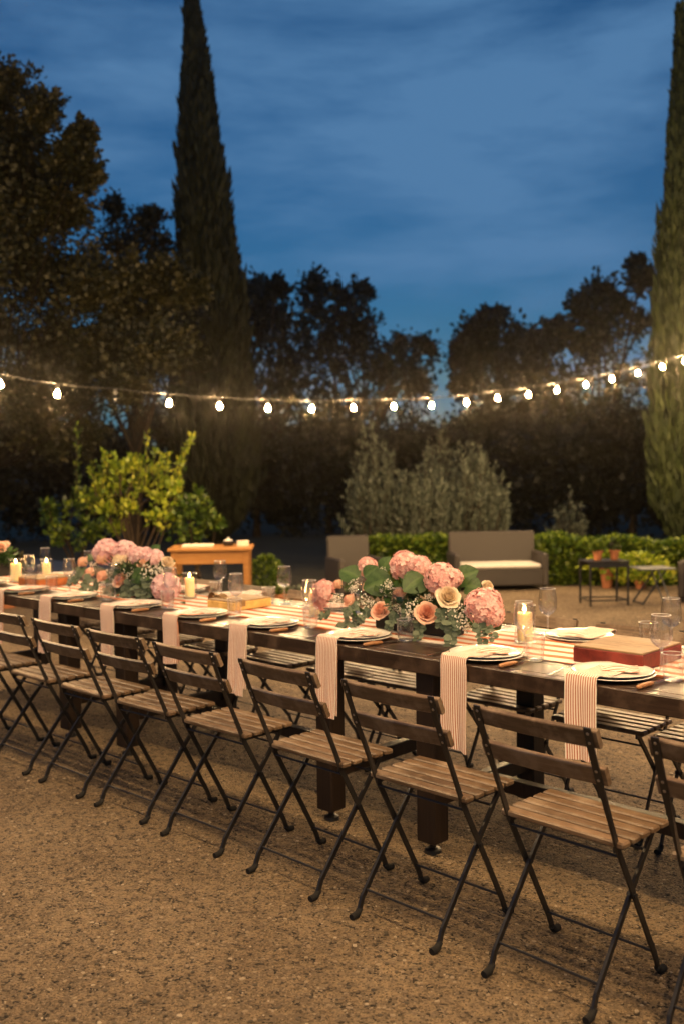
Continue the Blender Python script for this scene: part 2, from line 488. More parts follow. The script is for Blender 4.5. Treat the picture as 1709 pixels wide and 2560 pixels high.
# ------------------------------------------------------------------ mesh helpers
class MB:
    def __init__(s):
        s.v = []; s.f = []; s.uv = None

    def add(s, V, Fc):
        o = len(s.v)
        s.v.extend([tuple(map(float, p)) for p in V])
        s.f.extend([tuple(i + o for i in q) for q in Fc])

    def box(s, c, size, rot=None, ch=0.0):
        """box with chamfered edges"""
        hx, hy, hz = (d / 2 for d in size)
        if ch <= 0:
            V = [(x, y, z) for x in (-hx, hx) for y in (-hy, hy) for z in (-hz, hz)]
            Fc = [(0, 1, 3, 2), (4, 6, 7, 5), (0, 4, 5, 1), (2, 3, 7, 6), (0, 2, 6, 4), (1, 5, 7, 3)]
        else:
            ch = min(ch, hx * .9, hy * .9, hz * .9)
            V = []
            idx = {}
            for sx in (-1, 1):
                for sy in (-1, 1):
                    for sz in (-1, 1):
                        for ax in range(3):
                            p = [sx * (hx - ch), sy * (hy - ch), sz * (hz - ch)]
                            p[ax] = (sx * hx, sy * hy, sz * hz)[ax]
                            idx[(sx, sy, sz, ax)] = len(V)
                            V.append(tuple(p))
            Fc = []
            for ax in range(3):
                o1, o2 = [(1, 2), (2, 0), (0, 1)][ax]
                for sg in (-1, 1):
                    q = []
                    for a, bb in ((-1, -1), (1, -1), (1, 1), (-1, 1)):
                        k = [0, 0, 0]; k[ax] = sg; k[o1] = a; k[o2] = bb
                        q.append(idx[(*k, ax)])
                    Fc.append(tuple(q if sg > 0 else q[::-1]))
            for ax in range(3):
                o1, o2 = [(1, 2), (2, 0), (0, 1)][ax]
                for a in (-1, 1):
                    for bb in (-1, 1):
                        k0 = [0, 0, 0]; k0[o1] = a; k0[o2] = bb
                        k1 = list(k0); k0[ax] = -1; k1[ax] = 1
                        q = (idx[(*k0, o1)], idx[(*k1, o1)], idx[(*k1, o2)], idx[(*k0, o2)])
                        Fc.append(q if a * bb > 0 else q[::-1])
            for sx in (-1, 1):
                for sy in (-1, 1):
                    for sz in (-1, 1):
                        q = tuple(idx[(sx, sy, sz, a)] for a in range(3))
                        Fc.append(q if sx * sy * sz > 0 else q[::-1])
        c = Vector(c)
        V = [(c + (rot @ Vector(p) if rot is not None else Vector(p))) for p in V]
        s.add(V, Fc)
        return s

    def lathe(s, prof, seg=24, c=(0, 0, 0), cap0=False, cap1=False):
        V = []; Fc = []
        for (r, z) in prof:
            for k in range(seg):
                a = 2 * math.pi * k / seg
                V.append((c[0] + r * math.cos(a), c[1] + r * math.sin(a), c[2] + z))
        for i in range(len(prof) - 1):
            for k in range(seg):
                k2 = (k + 1) % seg
                Fc.append((i * seg + k, i * seg + k2, (i + 1) * seg + k2, (i + 1) * seg + k))
        if cap0:
            Fc.append(tuple(range(seg))[::-1])
        if cap1:
            Fc.append(tuple((len(prof) - 1) * seg + k for k in range(seg)))
        s.add(V, Fc)
        return s

    def tube(s, pts, rad, seg=8, caps=True):
        pts = [Vector(p) for p in pts]
        n = len(pts)
        rad = [rad] * n if isinstance(rad, (int, float)) else rad
        V = []; Fc = []
        prev = None
        for i, p in enumerate(pts):
            d = (pts[min(i + 1, n - 1)] - pts[max(i - 1, 0)]).normalized()
            if prev is None:
                a = d.orthogonal().normalized()
            else:
                a = (prev - d * prev.dot(d))
                a = a.normalized() if a.length > 1e-6 else d.orthogonal().normalized()
            prev = a
            bb = d.cross(a)
            for k in range(seg):
                an = 2 * math.pi * k / seg
                V.append(p + (a * math.cos(an) + bb * math.sin(an)) * rad[i])
        for i in range(n - 1):
            for k in range(seg):
                k2 = (k + 1) % seg
                Fc.append((i * seg + k, i * seg + k2, (i + 1) * seg + k2, (i + 1) * seg + k))
        if caps:
            Fc.append(tuple(range(seg))[::-1])
            Fc.append(tuple((n - 1) * seg + k for k in range(seg)))
        s.add(V, Fc)
        return s

    def strip(s, pts, wx, wy, ups):
        """rectangular bar along pts; wx, wy per point, ups = side direction per point"""
        V = []; Fc = []
        n = len(pts)
        for i in range(n):
            p = Vector(pts[i])
            d = (Vector(pts[min(i + 1, n - 1)]) - Vector(pts[max(i - 1, 0)])).normalized()
            sd = Vector(ups[i]); sd = (sd - d * sd.dot(d)).normalized()
            nn = d.cross(sd)
            for a, bb in ((-1, -1), (1, -1), (1, 1), (-1, 1)):
                V.append(p + sd * a * wx[i] / 2 + nn * bb * wy[i] / 2)
        for i in range(n - 1):
            for k in range(4):
                k2 = (k + 1) % 4
                Fc.append((i * 4 + k, i * 4 + k2, (i + 1) * 4 + k2, (i + 1) * 4 + k))
        Fc.append((3, 2, 1, 0)); Fc.append(tuple((n - 1) * 4 + k for k in range(4)))
        s.add(V, Fc)
        return s

    def mesh(s, name):
        me = bpy.data.meshes.new(name)
        me.from_pydata(s.v, [], s.f)
        me.update()
        return me

    def build(s, name, mat, parent=None, smooth=False, loc=None, kind=None):
        me = s.mesh(name)
        return link(name, me, mat, parent, smooth, loc, kind)


def link(name, me, mat, parent=None, smooth=False, loc=None, kind=None):
    if mat and not me.materials:
        me.materials.append(M[mat])
    if smooth:
        me.polygons.foreach_set('use_smooth', [True] * len(me.polygons))
        try:
            me.set_sharp_from_angle(angle=math.radians(40))
        except Exception:
            pass
    o = bpy.data.objects.new(name, me)
    COL.objects.link(o)
    if parent is not None:
        o.parent = parent
    if loc is not None:
        o.location = loc
    if kind:
        o['kind'] = kind
    return o


def tag(o, label, cat, group=None):
    o['label'] = label
    o['category'] = cat
    if group:
        o['group'] = group
    return o


def thing(name, label, cat, loc=(0, 0, 0), rz=0.0, group=None):
    o = bpy.data.objects.new(name, None)
    COL.objects.link(o)
    o.empty_display_size = 0.05
    o.location = loc
    o.rotation_euler = (0, 0, rz)
    return tag(o, label, cat, group)


CHILD = {}


def kids(o):
    return [c for c in bpy.data.objects if c.parent == o]


def copy_tree(src, tree, loc, rz, label, parent=None):
    """tree: nested list [(obj, [(sub, [])...])] of the parts of src"""
    r = src.copy()
    COL.objects.link(r)
    r.location = loc
    r.rotation_euler = (0, 0, rz)
    if label:
        r['label'] = label

    def rec(items, par):
        for ob, sub in items:
            c = ob.copy()
            COL.objects.link(c)
            c.parent = par
            rec(sub, c)
    rec(tree, r)
    return r


def get_tree(o):
    return [(c, get_tree(c)) for c in o.children]


def quads_mesh(name, V, mat, tone=None, per=4):
    """V: (n, per, 3) array -> one mesh of n separate faces, with a random tone each"""
    n = V.shape[0]
    me = bpy.data.meshes.new(name)
    me.vertices.add(n * per)
    me.vertices.foreach_set('co', V.reshape(-1).astype(np.float32))
    me.loops.add(n * per)
    me.loops.foreach_set('vertex_index', np.arange(n * per, dtype=np.int32))
    me.polygons.add(n)
    me.polygons.foreach_set('loop_start', np.arange(0, n * per, per, dtype=np.int32))
    me.polygons.foreach_set('loop_total', np.full(n, per, dtype=np.int32))
    a = me.attributes.new('tone', 'FLOAT', 'FACE')
    a.data.foreach_set('value', (NP.random(n) if tone is None else tone).astype(np.float32))
    me.update()
    me.validate()
    me.materials.append(M[mat])
    return me


def unit(a):
    return a / np.maximum(np.linalg.norm(a, axis=-1, keepdims=True), 1e-9)


def leaf_quads(P, D, L, W, jitter=0.6, fold=0.12):
    """diamond leaves: base P, direction D, length L, width W -> (n,4,3)"""
    n = len(P)
    D = unit(D + NP.normal(0, jitter, (n, 3)))
    S = unit(np.cross(D, unit(NP.normal(0, 1, (n, 3)))))
    Nn = np.cross(D, S)
    L = np.asarray(L).reshape(-1, 1) * np.ones((n, 1)); W = np.asarray(W).reshape(-1, 1) * np.ones((n, 1))
    mid = P + D * L * 0.48 + Nn * L * fold
    return np.stack([P, mid + S * W / 2, P + D * L, mid - S * W / 2], 1)


def tone_mesh(mb, name, mat, tone=None, smooth=True):
    me = mb.mesh(name)
    a = me.attributes.new('tone', 'FLOAT', 'FACE')
    k = len(me.polygons)
    a.data.foreach_set('value', np.asarray(tone if tone is not None else NP.random(k), dtype=np.float32))
    me.materials.append(M[mat])
    if smooth:
        me.polygons.foreach_set('use_smooth', [True] * k)
    return me


# ------------------------------------------------------------------ ground
def grid_sheet(name, x0, x1, y0, y1, nx, ny, z, mat, amp=0.0, seed=0):
    mb = MB()
    r = random.Random(seed)
    V = []
    for j in range(ny + 1):
        for i in range(nx + 1):
            V.append((x0 + (x1 - x0) * i / nx, y0 + (y1 - y0) * j / ny, z + r.uniform(-amp, amp)))
    Fc = [(j * (nx + 1) + i, j * (nx + 1) + i + 1, (j + 1) * (nx + 1) + i + 1, (j + 1) * (nx + 1) + i) for j in range(ny) for i in range(nx)]
    mb.add(V, Fc)
    o = mb.build(name, mat, smooth=True)
    o['kind'] = 'structure'
    return o


grid_sheet('ground', -520, 520, -520, 520, 20, 20, -0.012, 'earth')
# gravel court: outline follows the hedge
mb = MB()
court = [(6, -9), (6, 12.5), (-1.6, 12.9), (-4.4, 9.9), (-8.6, 6.1), (-9.3, 4.6), (-10.6, 3.9), (-12.4, 2.6), (-13.2, -1.0), (-12.5, -9)]
pts = []
for k in range(len(court)):
    a, bb = np.array(court[k]), np.array(court[(k + 1) % len(court)])
    for s_ in range(8):
        p = a + (bb - a) * s_ / 8
        pts.append((p[0] + rng.uniform(-.06, .06), p[1] + rng.uniform(-.06, .06), 0.0))
mb.add(pts, [tuple(range(len(pts)))])
o = mb.build('gravel_court', 'gravel')
o['kind'] = 'structure'
mb = MB()
mb.add([(-22, 1.5, .004), (-12.0, 2.2, .004), (-9.9, 4.3, .004), (-12.0, 6.0, .004), (-20, 6.0, .004)], [(0, 1, 2, 3, 4)])
o = mb.build('paved_path', 'paving')
o['kind'] = 'structure'

# loose pebbles lying in the court
ico = [(0, 0, 1), (.894, 0, .447), (.276, .851, .447), (-.724, .526, .447), (-.724, -.526, .447), (.276, -.851, .447),
       (.724, .526, -.447), (-.276, .851, -.447), (-.894, 0, -.447), (-.276, -.851, -.447), (.724, -.526, -.447), (0, 0, -1)]
icof = [(0, 1, 2), (0, 2, 3), (0, 3, 4), (0, 4, 5), (0, 5, 1), (1, 6, 2), (2, 7, 3), (3, 8, 4), (4, 9, 5), (5, 10, 1),
        (2, 6, 7), (3, 7, 8), (4, 8, 9), (5, 9, 10), (1, 10, 6)]
ICO = np.array(ico); ICOF = np.array(icof)


def pebbles(n, boxr, smin, smax, seed):
    g = np.random.default_rng(seed)
    x0, x1, y0, y1 = boxr
    P = np.stack([g.uniform(x0, x1, n), g.uniform(y0, y1, n), np.zeros(n)], 1)
    # keep those the court shows
    keep = ((P[:, 0] * math.cos(0.46) + (P[:, 1] + 2.58) * math.sin(0.46)) < 0.35)
    P = P[keep]; n = len(P)
    s = smin + (smax - smin) * g.random(n) ** 2.5
    sc = np.stack([s * g.uniform(.8, 1.35, n), s * g.uniform(.7, 1.1, n), s * g.uniform(.35, .6, n)], 1)
    an = g.uniform(0, 6.28, n)
    V = ICO[None] * sc[:, None] * g.uniform(.85, 1.15, (n, 12, 1))
    c, s_ = np.cos(an)[:, None], np.sin(an)[:, None]
    X = V[..., 0] * c - V[..., 1] * s_; Y = V[..., 0] * s_ + V[..., 1] * c
    V = np.stack([X, Y, V[..., 2]], -1) + P[:, None] + np.array([0, 0, 0.001])[None, None]
    Fc = (ICOF[None] + (np.arange(n) * 12)[:, None, None]).reshape(-1)
    tone = np.repeat(g.random(n), len(ICOF))
    return V.reshape(-1, 3), Fc, tone


Vs, Fs, Ts, off = [], [], [], 0
for a in ((34000, (-6.5, 1.2, -2.4, 1.6), .0025, .0085, 1), (9000, (-9.5, 0.8, 1.6, 8.0), .006, .014, 2)):
    V, Fc, tn = pebbles(*a)
    Vs.append(V); Fs.append(Fc + off); Ts.append(tn); off += len(V)
V = np.concatenate(Vs); Fc = np.concatenate(Fs); tn = np.concatenate(Ts)
me = bpy.data.meshes.new('loose_pebbles')
me.vertices.add(len(V)); me.vertices.foreach_set('co', V.reshape(-1).astype(np.float32))
me.loops.add(len(Fc)); me.loops.foreach_set('vertex_index', Fc.astype(np.int32))
nf = len(Fc) // 3
me.polygons.add(nf)
me.polygons.foreach_set('loop_start', np.arange(0, nf * 3, 3, dtype=np.int32))
me.polygons.foreach_set('loop_total', np.full(nf, 3, dtype=np.int32))
a = me.attributes.new('tone', 'FLOAT', 'FACE'); a.data.foreach_set('value', tn.astype(np.float32))
me.update(); me.validate()
o = link('loose_pebbles', me, 'pebble', smooth=True, kind='stuff')
tag(o, 'small brown and tan pebbles scattered over the gravel court', 'pebbles')

# far wooded hill behind the trees
mb = MB()
V = []; Fc = []
nx, ny = 90, 8
g = np.random.default_rng(5)
for j in range(ny + 1):
    for i in range(nx + 1):
        an = -2.1 + 3.0 * i / nx
        d = 150 + 40 * j
        hgt = math.sin(math.pi * j / ny) * (15 + 4 * math.sin(i * .31) + 3 * math.sin(i * .83 + 1) + g.uniform(-.8, .8)) if 0 < j < ny else -1
        V.append((CAM[0] + d * math.sin(an), CAM[1] + d * math.cos(an), hgt))
for j in range(ny):
    for i in range(nx):
        Fc.append((j * (nx + 1) + i, j * (nx + 1) + i + 1, (j + 1) * (nx + 1) + i + 1, (j + 1) * (nx + 1) + i))
mb.add(V, Fc)
o = mb.build('hills', 'hill_wood', smooth=True)
o['kind'] = 'structure'

# ------------------------------------------------------------------ tables
TZ = 0.76                                # table top height


def yE(X):                                # near edge of the row of tables
    return 0.178 - 0.026 * max(0.0, -2.565 - X)


TW = 0.86


def make_table(x0, x1, label, group):
    xc = (x0 + x1) / 2
    sl = -0.026 if xc < -2.565 else 0.0
    rz = -math.atan(sl) * -1.0 if sl == 0 else math.atan(0.026)
    L = x1 - x0 - 0.006
    root = thing('trestle_table', label, 'table', (xc, yE(xc) + TW / 2, 0), rz, group)
    nb = 5
    bw = (TW - 0.10) / nb
    for k in range(nb):
        y = -TW / 2 + 0.05 + bw * (k + .5)
        MB().box((0, y, TZ - 0.016), (L - 0.012, bw - 0.003, 0.032), None, 0.002).build('plank', 'table_wood', root)
    for s_ in (-1, 1):
        MB().box((0, s_ * (TW / 2 - 0.024), TZ - 0.031), (L, 0.048, 0.062), None, 0.004).build('edge_rail', 'table_wood', root)
    for s_ in (-1, 1):
        MB().box((s_ * (L / 2 - 0.03), 0, TZ - 0.05), (0.05, TW - 0.1, 0.036), None, 0.003).build('end_rail', 'table_wood', root)
    for sx in (-1, 1):
        for sy in (-1, 1):
            lx, ly = sx * 0.725, sy * 0.335 - 0.02
            lg = MB().box((lx, ly, 0.045 + (TZ - 0.032 - 0.045) / 2), (0.088, 0.088, TZ - 0.032 - 0.045), None, 0.005).build('leg', 'table_leg_wood', root)
            MB().lathe([(0.013, 0.05), (0.013, 0.02), (0.032, 0.014), (0.034, 0.0)], 14, (lx, ly, 0), True, True).build('foot', 'black_metal', lg, True)
        MB().box((sx * 0.725, -0.02, 0.205), (0.045, 0.582, 0.062), None, 0.004).build('cross_rail', 'table_leg_wood', root)
    MB().box((0, -0.02, 0.205), (1.405, 0.05, 0.056), None, 0.004).build('long_rail', 'table_leg_wood', root)
    return root


make_table(-2.565, -0.57, 'dark stained table carrying the red-sided wooden block', 'dark trestle tables in one long row')
make_table(-4.56, -2.565, 'dark stained table carrying the yellow parcel tied with a brown bow', 'dark trestle tables in one long row')
make_table(-6.555, -4.56, 'dark stained table carrying the orange-sided wooden block', 'dark trestle tables in one long row')

# table runner: gently rippled cloth with a little thickness
mb = MB()
nx, ny = 150, 14
top = []
x0, x1, w = -6.5, -0.62, 0.40
for j in range(ny + 1):
    for i in range(nx + 1):
        x = x0 + (x1 - x0) * i / nx
        v_ = (j / ny - .5)
        y = yE(x) + TW / 2 + 0.015 + v_ * w + 0.008 * math.sin(x * 2.1) + 0.012 * math.sin(x * 5.3 + 1) * (abs(v_) * 2)
        z = TZ + 0.0035 + 0.0016 * (1 + math.sin(x * 9 + v_ * 7)) + 0.001 * (1 + math.sin(x * 23 + v_ * 19))
        top.append((x, y, z))
idx = lambda i, j: j * (nx + 1) + i
Fc = [(idx(i, j), idx(i + 1, j), idx(i + 1, j + 1), idx(i, j + 1)) for j in range(ny) for i in range(nx)]
n0 = len(top)
bot = [(x, y, TZ + 0.001) for x, y, z in top]
Fb = [tuple(k + n0 for k in q[::-1]) for q in Fc]
ring = [idx(i, 0) for i in range(nx + 1)] + [idx(nx, j) for j in range(1, ny + 1)] + [idx(i, ny) for i in range(nx - 1, -1, -1)] + [idx(0, j) for j in range(ny - 1, 0, -1)]
Fr = [(ring[k + 1 if k + 1 < len(ring) else 0], ring[k], ring[k] + n0, ring[k + 1 if k + 1 < len(ring) else 0] + n0) for k in range(len(ring))]
mb.add(top + bot, Fc + Fb + Fr)
o = mb.build('table_runner', 'runner_cloth', smooth=True)
tag(o, 'white cloth runner with broad orange stripes down the middle of the tables', 'table runner')


# ------------------------------------------------------------------ folding chairs
def make_chair():
    root = thing('folding_chair', 'x', 'chair', (0, 0, 0), 0)
    # seat slats run from side to side
    n = 5
    pitch = 0.0535
    for k in range(n):
        y = (k - 2) * pitch
        MB().box((0, y, 0.4425), (0.402, 0.0415, 0.018), None, 0.0045).build('seat_slat', 'slat_wood', root)
    px = 0.178
    knots = [(-0.268, 0.787), (-0.243, 0.715), (-0.205, 0.625), (-0.175, 0.56), (-0.148, 0.50), (-0.115, 0.425), (-0.03, 0.275), (0.088, 0.062), (0.105, 0.022)]
    for sx in (-1, 1):
        pts = [(sx * px, y, z) for y, z in knots]
        wx = [.021, .021, .020, .014, .008, .006, .006, .006, .006]
        wy = [.005, .005, .005, .010, .015, .018, .018, .018, .018]
        bar = MB().strip(pts, wx, wy, [(1, 0, 0)] * len(pts)).build('back_post', 'black_metal', root)
        MB().tube([(sx * px, .1, .026), (sx * px, .115, .012), (sx * px, .14, .010)], [.010, .0115, .011], 10).build('foot', 'rubber', bar, True)
    # back slats, slightly bowed, riveted to the front of the posts
    tilt = math.atan2(0.157, 0.36)
    for zc, yc in ((0.757, -0.2578), (0.650, -0.2158)):
        mbs = MB()
        seg = 10
        V = []
        prof = [(-.0065, -.027), (.0065, -.027), (.0085, -.024), (.0085, .024), (.0065, .027), (-.0065, .027), (-.0085, .024), (-.0085, -.024)]
        for i in range(seg + 1):
            x = -0.2 + 0.4 * i / seg
            yo = -0.010 * (1 - (x / px) ** 2)
            for a, c_ in prof:
                V.append((x, yc + .0118 + yo + a * math.cos(tilt) - c_ * math.sin(tilt), zc + a * math.sin(tilt) + c_ * math.cos(tilt)))
        npf = len(prof)
        Fc = [(i * npf + k, (i + 1) * npf + k, (i + 1) * npf + (k + 1) % npf, i * npf + (k + 1) % npf) for i in range(seg) for k in range(npf)]
        Fc += [tuple(range(npf)), tuple(seg * npf + k for k in range(npf))[::-1]]
        Fc = [q[::-1] for q in Fc]
        mbs.add(V, Fc)
        mbs.build('back_slat', 'slat_wood', root)
    for o_ in [c for c in bpy.data.objects if c.parent == root and c.name.startswith('back_post')]:
        sx = 1 if o_.data.vertices[0].co.x > 0 else -1
        for zz in (0.771, 0.745, 0.664, 0.638):
            yy = -0.268 + (0.787 - zz) * (0.268 - 0.243) / (0.787 - 0.715) if zz > .715 else -0.243 + (0.715 - zz) * (0.243 - 0.205) / (0.715 - 0.625)
            MB().lathe([(0.0046, 0), (0.0040, .0018), (0.0014, .003)], 8, (0, 0, 0), False, True).build('rivet', 'rivet_metal', o_, True, (sx * px, yy - 0.0024, zz)).rotation_euler = (math.radians(90 + 20), 0, 0)
    # second pair of legs: from the seat front down to the rear feet
    lx = 0.166
    for sx in (-1, 1):
        pts = [(sx * lx, .100, .428), (sx * lx, .085, .41), (sx * lx, -.03, .275), (sx * lx, -.205, .062), (sx * lx, -.222, .022)]
        leg = MB().strip(pts, [.009] * 5, [.017] * 5, [(1, 0, 0)] * 5).build('leg', 'black_metal', root)
        MB().tube([(sx * lx, -.217, .027), (sx * lx, -.232, .012), (sx * lx, -.258, .010)], [.010, .0115, .011], 10).build('foot', 'rubber', leg, True)
        MB().tube([(sx * .158, -.03, .275), (sx * .186, -.03, .275)], .0075, 8).build('pivot_bolt', 'black_metal', root, True)
        MB().strip([(sx * .172, -.125, .428), (sx * .172, .128, .428)], [.007] * 2, [.018] * 2, [(1, 0, 0)] * 2).build('seat_rail', 'black_metal', root)
    for (y, z, hw) in ((-.19, .082, lx), (.078, .08, px), (-.108, .405, px), (.055, .376, lx)):
        MB().tube([(-hw, y, z), (hw, y, z)], .0042, 8).build('stretcher', 'black_metal', root, True)
    return root


NEAR_PLACES = {
    -0.92: 'last one past the red block',
    -1.432: 'at the red block',
    -1.962: 'between red block and long arrangement',
    -2.4855: 'at the middle of the long arrangement',
    -3.03: 'next past the long arrangement',
    -3.537: 'at the yellow parcel',
    -4.019: 'between yellow parcel and domed arrangement',
    -4.52: 'at the domed arrangement',
    -5.03: 'between domed arrangement and orange block',
    -5.55: 'at the orange block'}
GCH = 'wooden slat folding chairs around the long table'
chair0 = make_chair()
ctree = get_tree(chair0)
chair0['group'] = GCH
rots = {-1.432: -.0313, -1.962: -.0073, -2.4855: -.0201, -3.03: .018, -3.537: .033, -4.019: .0077}
ych = {-1.432: -.118, -1.962: -.11, -2.4855: -.103, -3.03: -.094, -3.537: -.086, -4.019: -.09}
first = True
for X, ph in NEAR_PLACES.items():
    lab = 'slatted folding chair, open gravel side, ' + ph
    loc = (X, ych.get(X, -.095 + rng.uniform(-.01, .01)), 0)
    rz = rots.get(X, rng.uniform(-.03, .03))
    if first:
        chair0.location = loc; chair0.rotation_euler = (0, 0, rz); chair0['label'] = lab; first = False
    else:
        copy_tree(chair0, ctree, loc, rz, lab)
FAR_PLACES = {
    -1.475: 'at the red block',
    -1.92: 'between red block and long arrangement',
    -2.43: 'at the big pink end of the long arrangement',
    -2.98: 'at the leafy end of the long arrangement',
    -3.385: 'by the candle past the long arrangement',
    -3.90: 'at the yellow parcel',
    -4.42: 'by the candle before the domed arrangement',
    -4.94: 'at the domed arrangement',
    -5.46: 'at the orange block',
    -5.98: 'by the paired candles'}
for X, ph in FAR_PLACES.items():
    copy_tree(chair0, ctree, (X, 0.945 + rng.uniform(-.012, .012), 0), math.pi + rng.uniform(-.04, .04), 'slatted folding chair, garden side, ' + ph)

# ------------------------------------------------------------------ place settings
plate_prof_o = [(0.0, 0.002), (0.085, 0.002), (0.098, 0.004), (0.118, 0.011), (0.140, 0.015), (0.1415, 0.0165),
                (0.140, 0.0178), (0.118, 0.0140), (0.100, 0.0072), (0.09, 0.0052), (0.0, 0.0050)]


def plate_mesh(R, name, hz=1.0):
    k = R / 0.14
    mb = MB()
    mb.lathe([(max(r * k, 0.0005), z * hz) for r, z in plate_prof_o], 40, (0, 0, 0), True, True)
    me = mb.mesh(name)
    me.materials.append(M['enamel'])
    me.polygons.foreach_set('use_smooth', [True] * len(me.polygons))
    return me


def ring_mesh(R, r, name, mat, z=0.0, seg=40, sec=6):
    mb = MB()
    V = []; Fc = []
    for i in range(seg):
        a = 2 * math.pi * i / seg
        for j in range(sec):
            b_ = 2 * math.pi * j / sec
            rr = R + r * math.cos(b_)
            V.append((rr * math.cos(a), rr * math.sin(a), z + r * math.sin(b_)))
    for i in range(seg):
        for j in range(sec):
            Fc.append((i * sec + j, ((i + 1) % seg) * sec + j, ((i + 1) % seg) * sec + (j + 1) % sec, i * sec + (j + 1) % sec))
    mb.add(V, Fc)
    me = mb.mesh(name)
    me.materials.append(M[mat])
    me.polygons.foreach_set('use_smooth', [True] * len(me.polygons))
    return me


plate_big = plate_mesh(0.142, 'dinner_plate', 0.95)
plate_small = plate_mesh(0.134, 'upper_plate')
rim_small = ring_mesh(0.1352, 0.0014, 'rim', 'enamel_rim', 0.0166)


def napkin_mesh(hang, seed, e=0.148, flip=False):
    """cloth folded into a double band: lies on the plate, comes over the rim and hangs over the table edge"""
    r = random.Random(seed)
    z0 = TZ
    path = [(0.055, 0.0185), (0.02, 0.0170), (-0.03, 0.0165), (-0.075, 0.0175), (-0.105, 0.0225), (-0.128, 0.0275), (-0.146, 0.0275)]
    ye = -(e + 0.010)
    path += [(-0.158 if -0.158 > ye - .004 else ye, 0.0225), (ye - 0.004, 0.008), (ye - 0.005, -0.012)]
    steps = 12
    for k in range(1, steps + 1):
        path.append((ye - 0.005 - 0.006 * k / steps, -0.012 - (hang - .012) * k / steps))
    w = 0.114
    nu = 14
    ph = r.uniform(0, 6)
    mb = MB()
    UV = []
    # arc length
    al = [0]
    for i in range(1, len(path)):
        al.append(al[-1] + math.dist(path[i], path[i - 1]))
    def sheet(dx, dz_out, extra, thick, tw):
        V = []; uvl = []
        for side in (0, 1):
            for i, (y, z) in enumerate(path):
                tt = al[i] / al[-1]
                hangf = max(0.0, min(1.0, (0.0 - z) / hang))
                for k in range(nu + 1):
                    u = (k / nu - .5) * w
                    x = u * (1 - 0.03 * hangf) + dx * hangf + 0.004 * math.sin(tt * 7 + ph) * hangf
                    wave = 0.007 * hangf * math.sin(u * 52 + ph + 1.5 * hangf) + 0.003 * hangf * math.sin(u * 130 + ph * 2) - .006 * hangf ** 2 * (1 + math.sin(ph))
                    yy = y + wave + (dz_out if hangf > 0 else 0) * hangf
                    zz = z + (-extra * hangf) + (0.0008 * math.sin(u * 90 + tt * 20 + ph) if hangf == 0 else 0) + tw * hangf * u
                    off = thick if side == 0 else 0
                    if hangf > 0.02:
                        V.append((x, yy - off, zz))
                    else:
                        V.append((x, yy, zz + off))
                    uvl.append((u + 0.5 + dx, al[i]))
        npth = len(path)
        n1 = npth * (nu + 1)
        id_ = lambda i, k, s: s * n1 + i * (nu + 1) + k
        Fc = []
        for i in range(npth - 1):
            for k in range(nu):
                Fc.append((id_(i, k, 0), id_(i + 1, k, 0), id_(i + 1, k + 1, 0), id_(i, k + 1, 0)))
                Fc.append((id_(i, k + 1, 1), id_(i + 1, k + 1, 1), id_(i + 1, k, 1), id_(i, k, 1)))
            Fc.append((id_(i, 0, 1), id_(i + 1, 0, 1), id_(i + 1, 0, 0), id_(i, 0, 0)))
            Fc.append((id_(i, nu, 0), id_(i + 1, nu, 0), id_(i + 1, nu, 1), id_(i, nu, 1)))
        for k in range(nu):
            Fc.append((id_(0, k + 1, 0), id_(0, k + 1, 1), id_(0, k, 1), id_(0, k, 0)))
            Fc.append((id_(npth - 1, k, 0), id_(npth - 1, k, 1), id_(npth - 1, k + 1, 1), id_(npth - 1, k + 1, 0)))
        mb.add(V, Fc)
        UV.extend(uvl)
    sheet(r.uniform(-.012, .012), 0.0, 0.0, 0.0022, r.uniform(-.16, .16))
    # rear layer of the fold, slipped a little to the side
    pth = path
    path = [(y + .0045 if z < 0.0 else y, z - .0012 if z > 0 else z) for y, z in pth]
    sheet(r.uniform(.006, .014), 0.0012, r.uniform(-.035, -.005), 0.0015, r.uniform(-.1, .1))
    # loose fan of cloth on the plate
    a0 = math.radians(r.uniform(18, 40))
    V = []; uvl = []
    nu2, nv2 = 12, 8
    for side in (0, 1):
        for j in range(nv2 + 1):
            for i in range(nu2 + 1):
                s_ = i / nu2; q = j / nv2
                Lr = 0.122
                wd = 0.052 + 0.045 * s_
                lx = -0.02 + s_ * Lr
                ly = (q - .5) * wd
                X = lx * math.cos(a0) - ly * math.sin(a0) + 0.0
                Y = lx * math.sin(a0) + ly * math.cos(a0) + 0.012
                fold = 0.012 * math.sin(math.pi * min(1, s_ * 1.15)) * (1 - (2 * q - 1) ** 2) + 0.0018 * math.sin(q * 19)
                rr = math.hypot(X, Y)
                base = 0.0195 + (max(0, rr - .1) * .22)
                V.append((X, Y, base + fold + (0.002 if side == 0 else 0)))
                uvl.append((ly * 1.0 + 2, lx))
    n1 = (nu2 + 1) * (nv2 + 1)
    id2 = lambda i, j, s: s * n1 + j * (nu2 + 1) + i
    Fc = []
    for j in range(nv2):
        for i in range(nu2):
            Fc.append((id2(i, j, 0), id2(i + 1, j, 0), id2(i + 1, j + 1, 0), id2(i, j + 1, 0)))
            Fc.append((id2(i, j + 1, 1), id2(i + 1, j + 1, 1), id2(i + 1, j, 1), id2(i, j, 1)))
    for i in range(nu2):
        Fc.append((id2(i, 0, 1), id2(i + 1, 0, 1), id2(i + 1, 0, 0), id2(i, 0, 0)))
        Fc.append((id2(i, nv2, 0), id2(i + 1, nv2, 0), id2(i + 1, nv2, 1), id2(i, nv2, 1)))
    for j in range(nv2):
        Fc.append((id2(0, j, 0), id2(0, j + 1, 0), id2(0, j + 1, 1), id2(0, j, 1)))
        Fc.append((id2(nu2, j, 1), id2(nu2, j + 1, 1), id2(nu2, j + 1, 0), id2(nu2, j, 0)))
    mb.add(V, Fc)
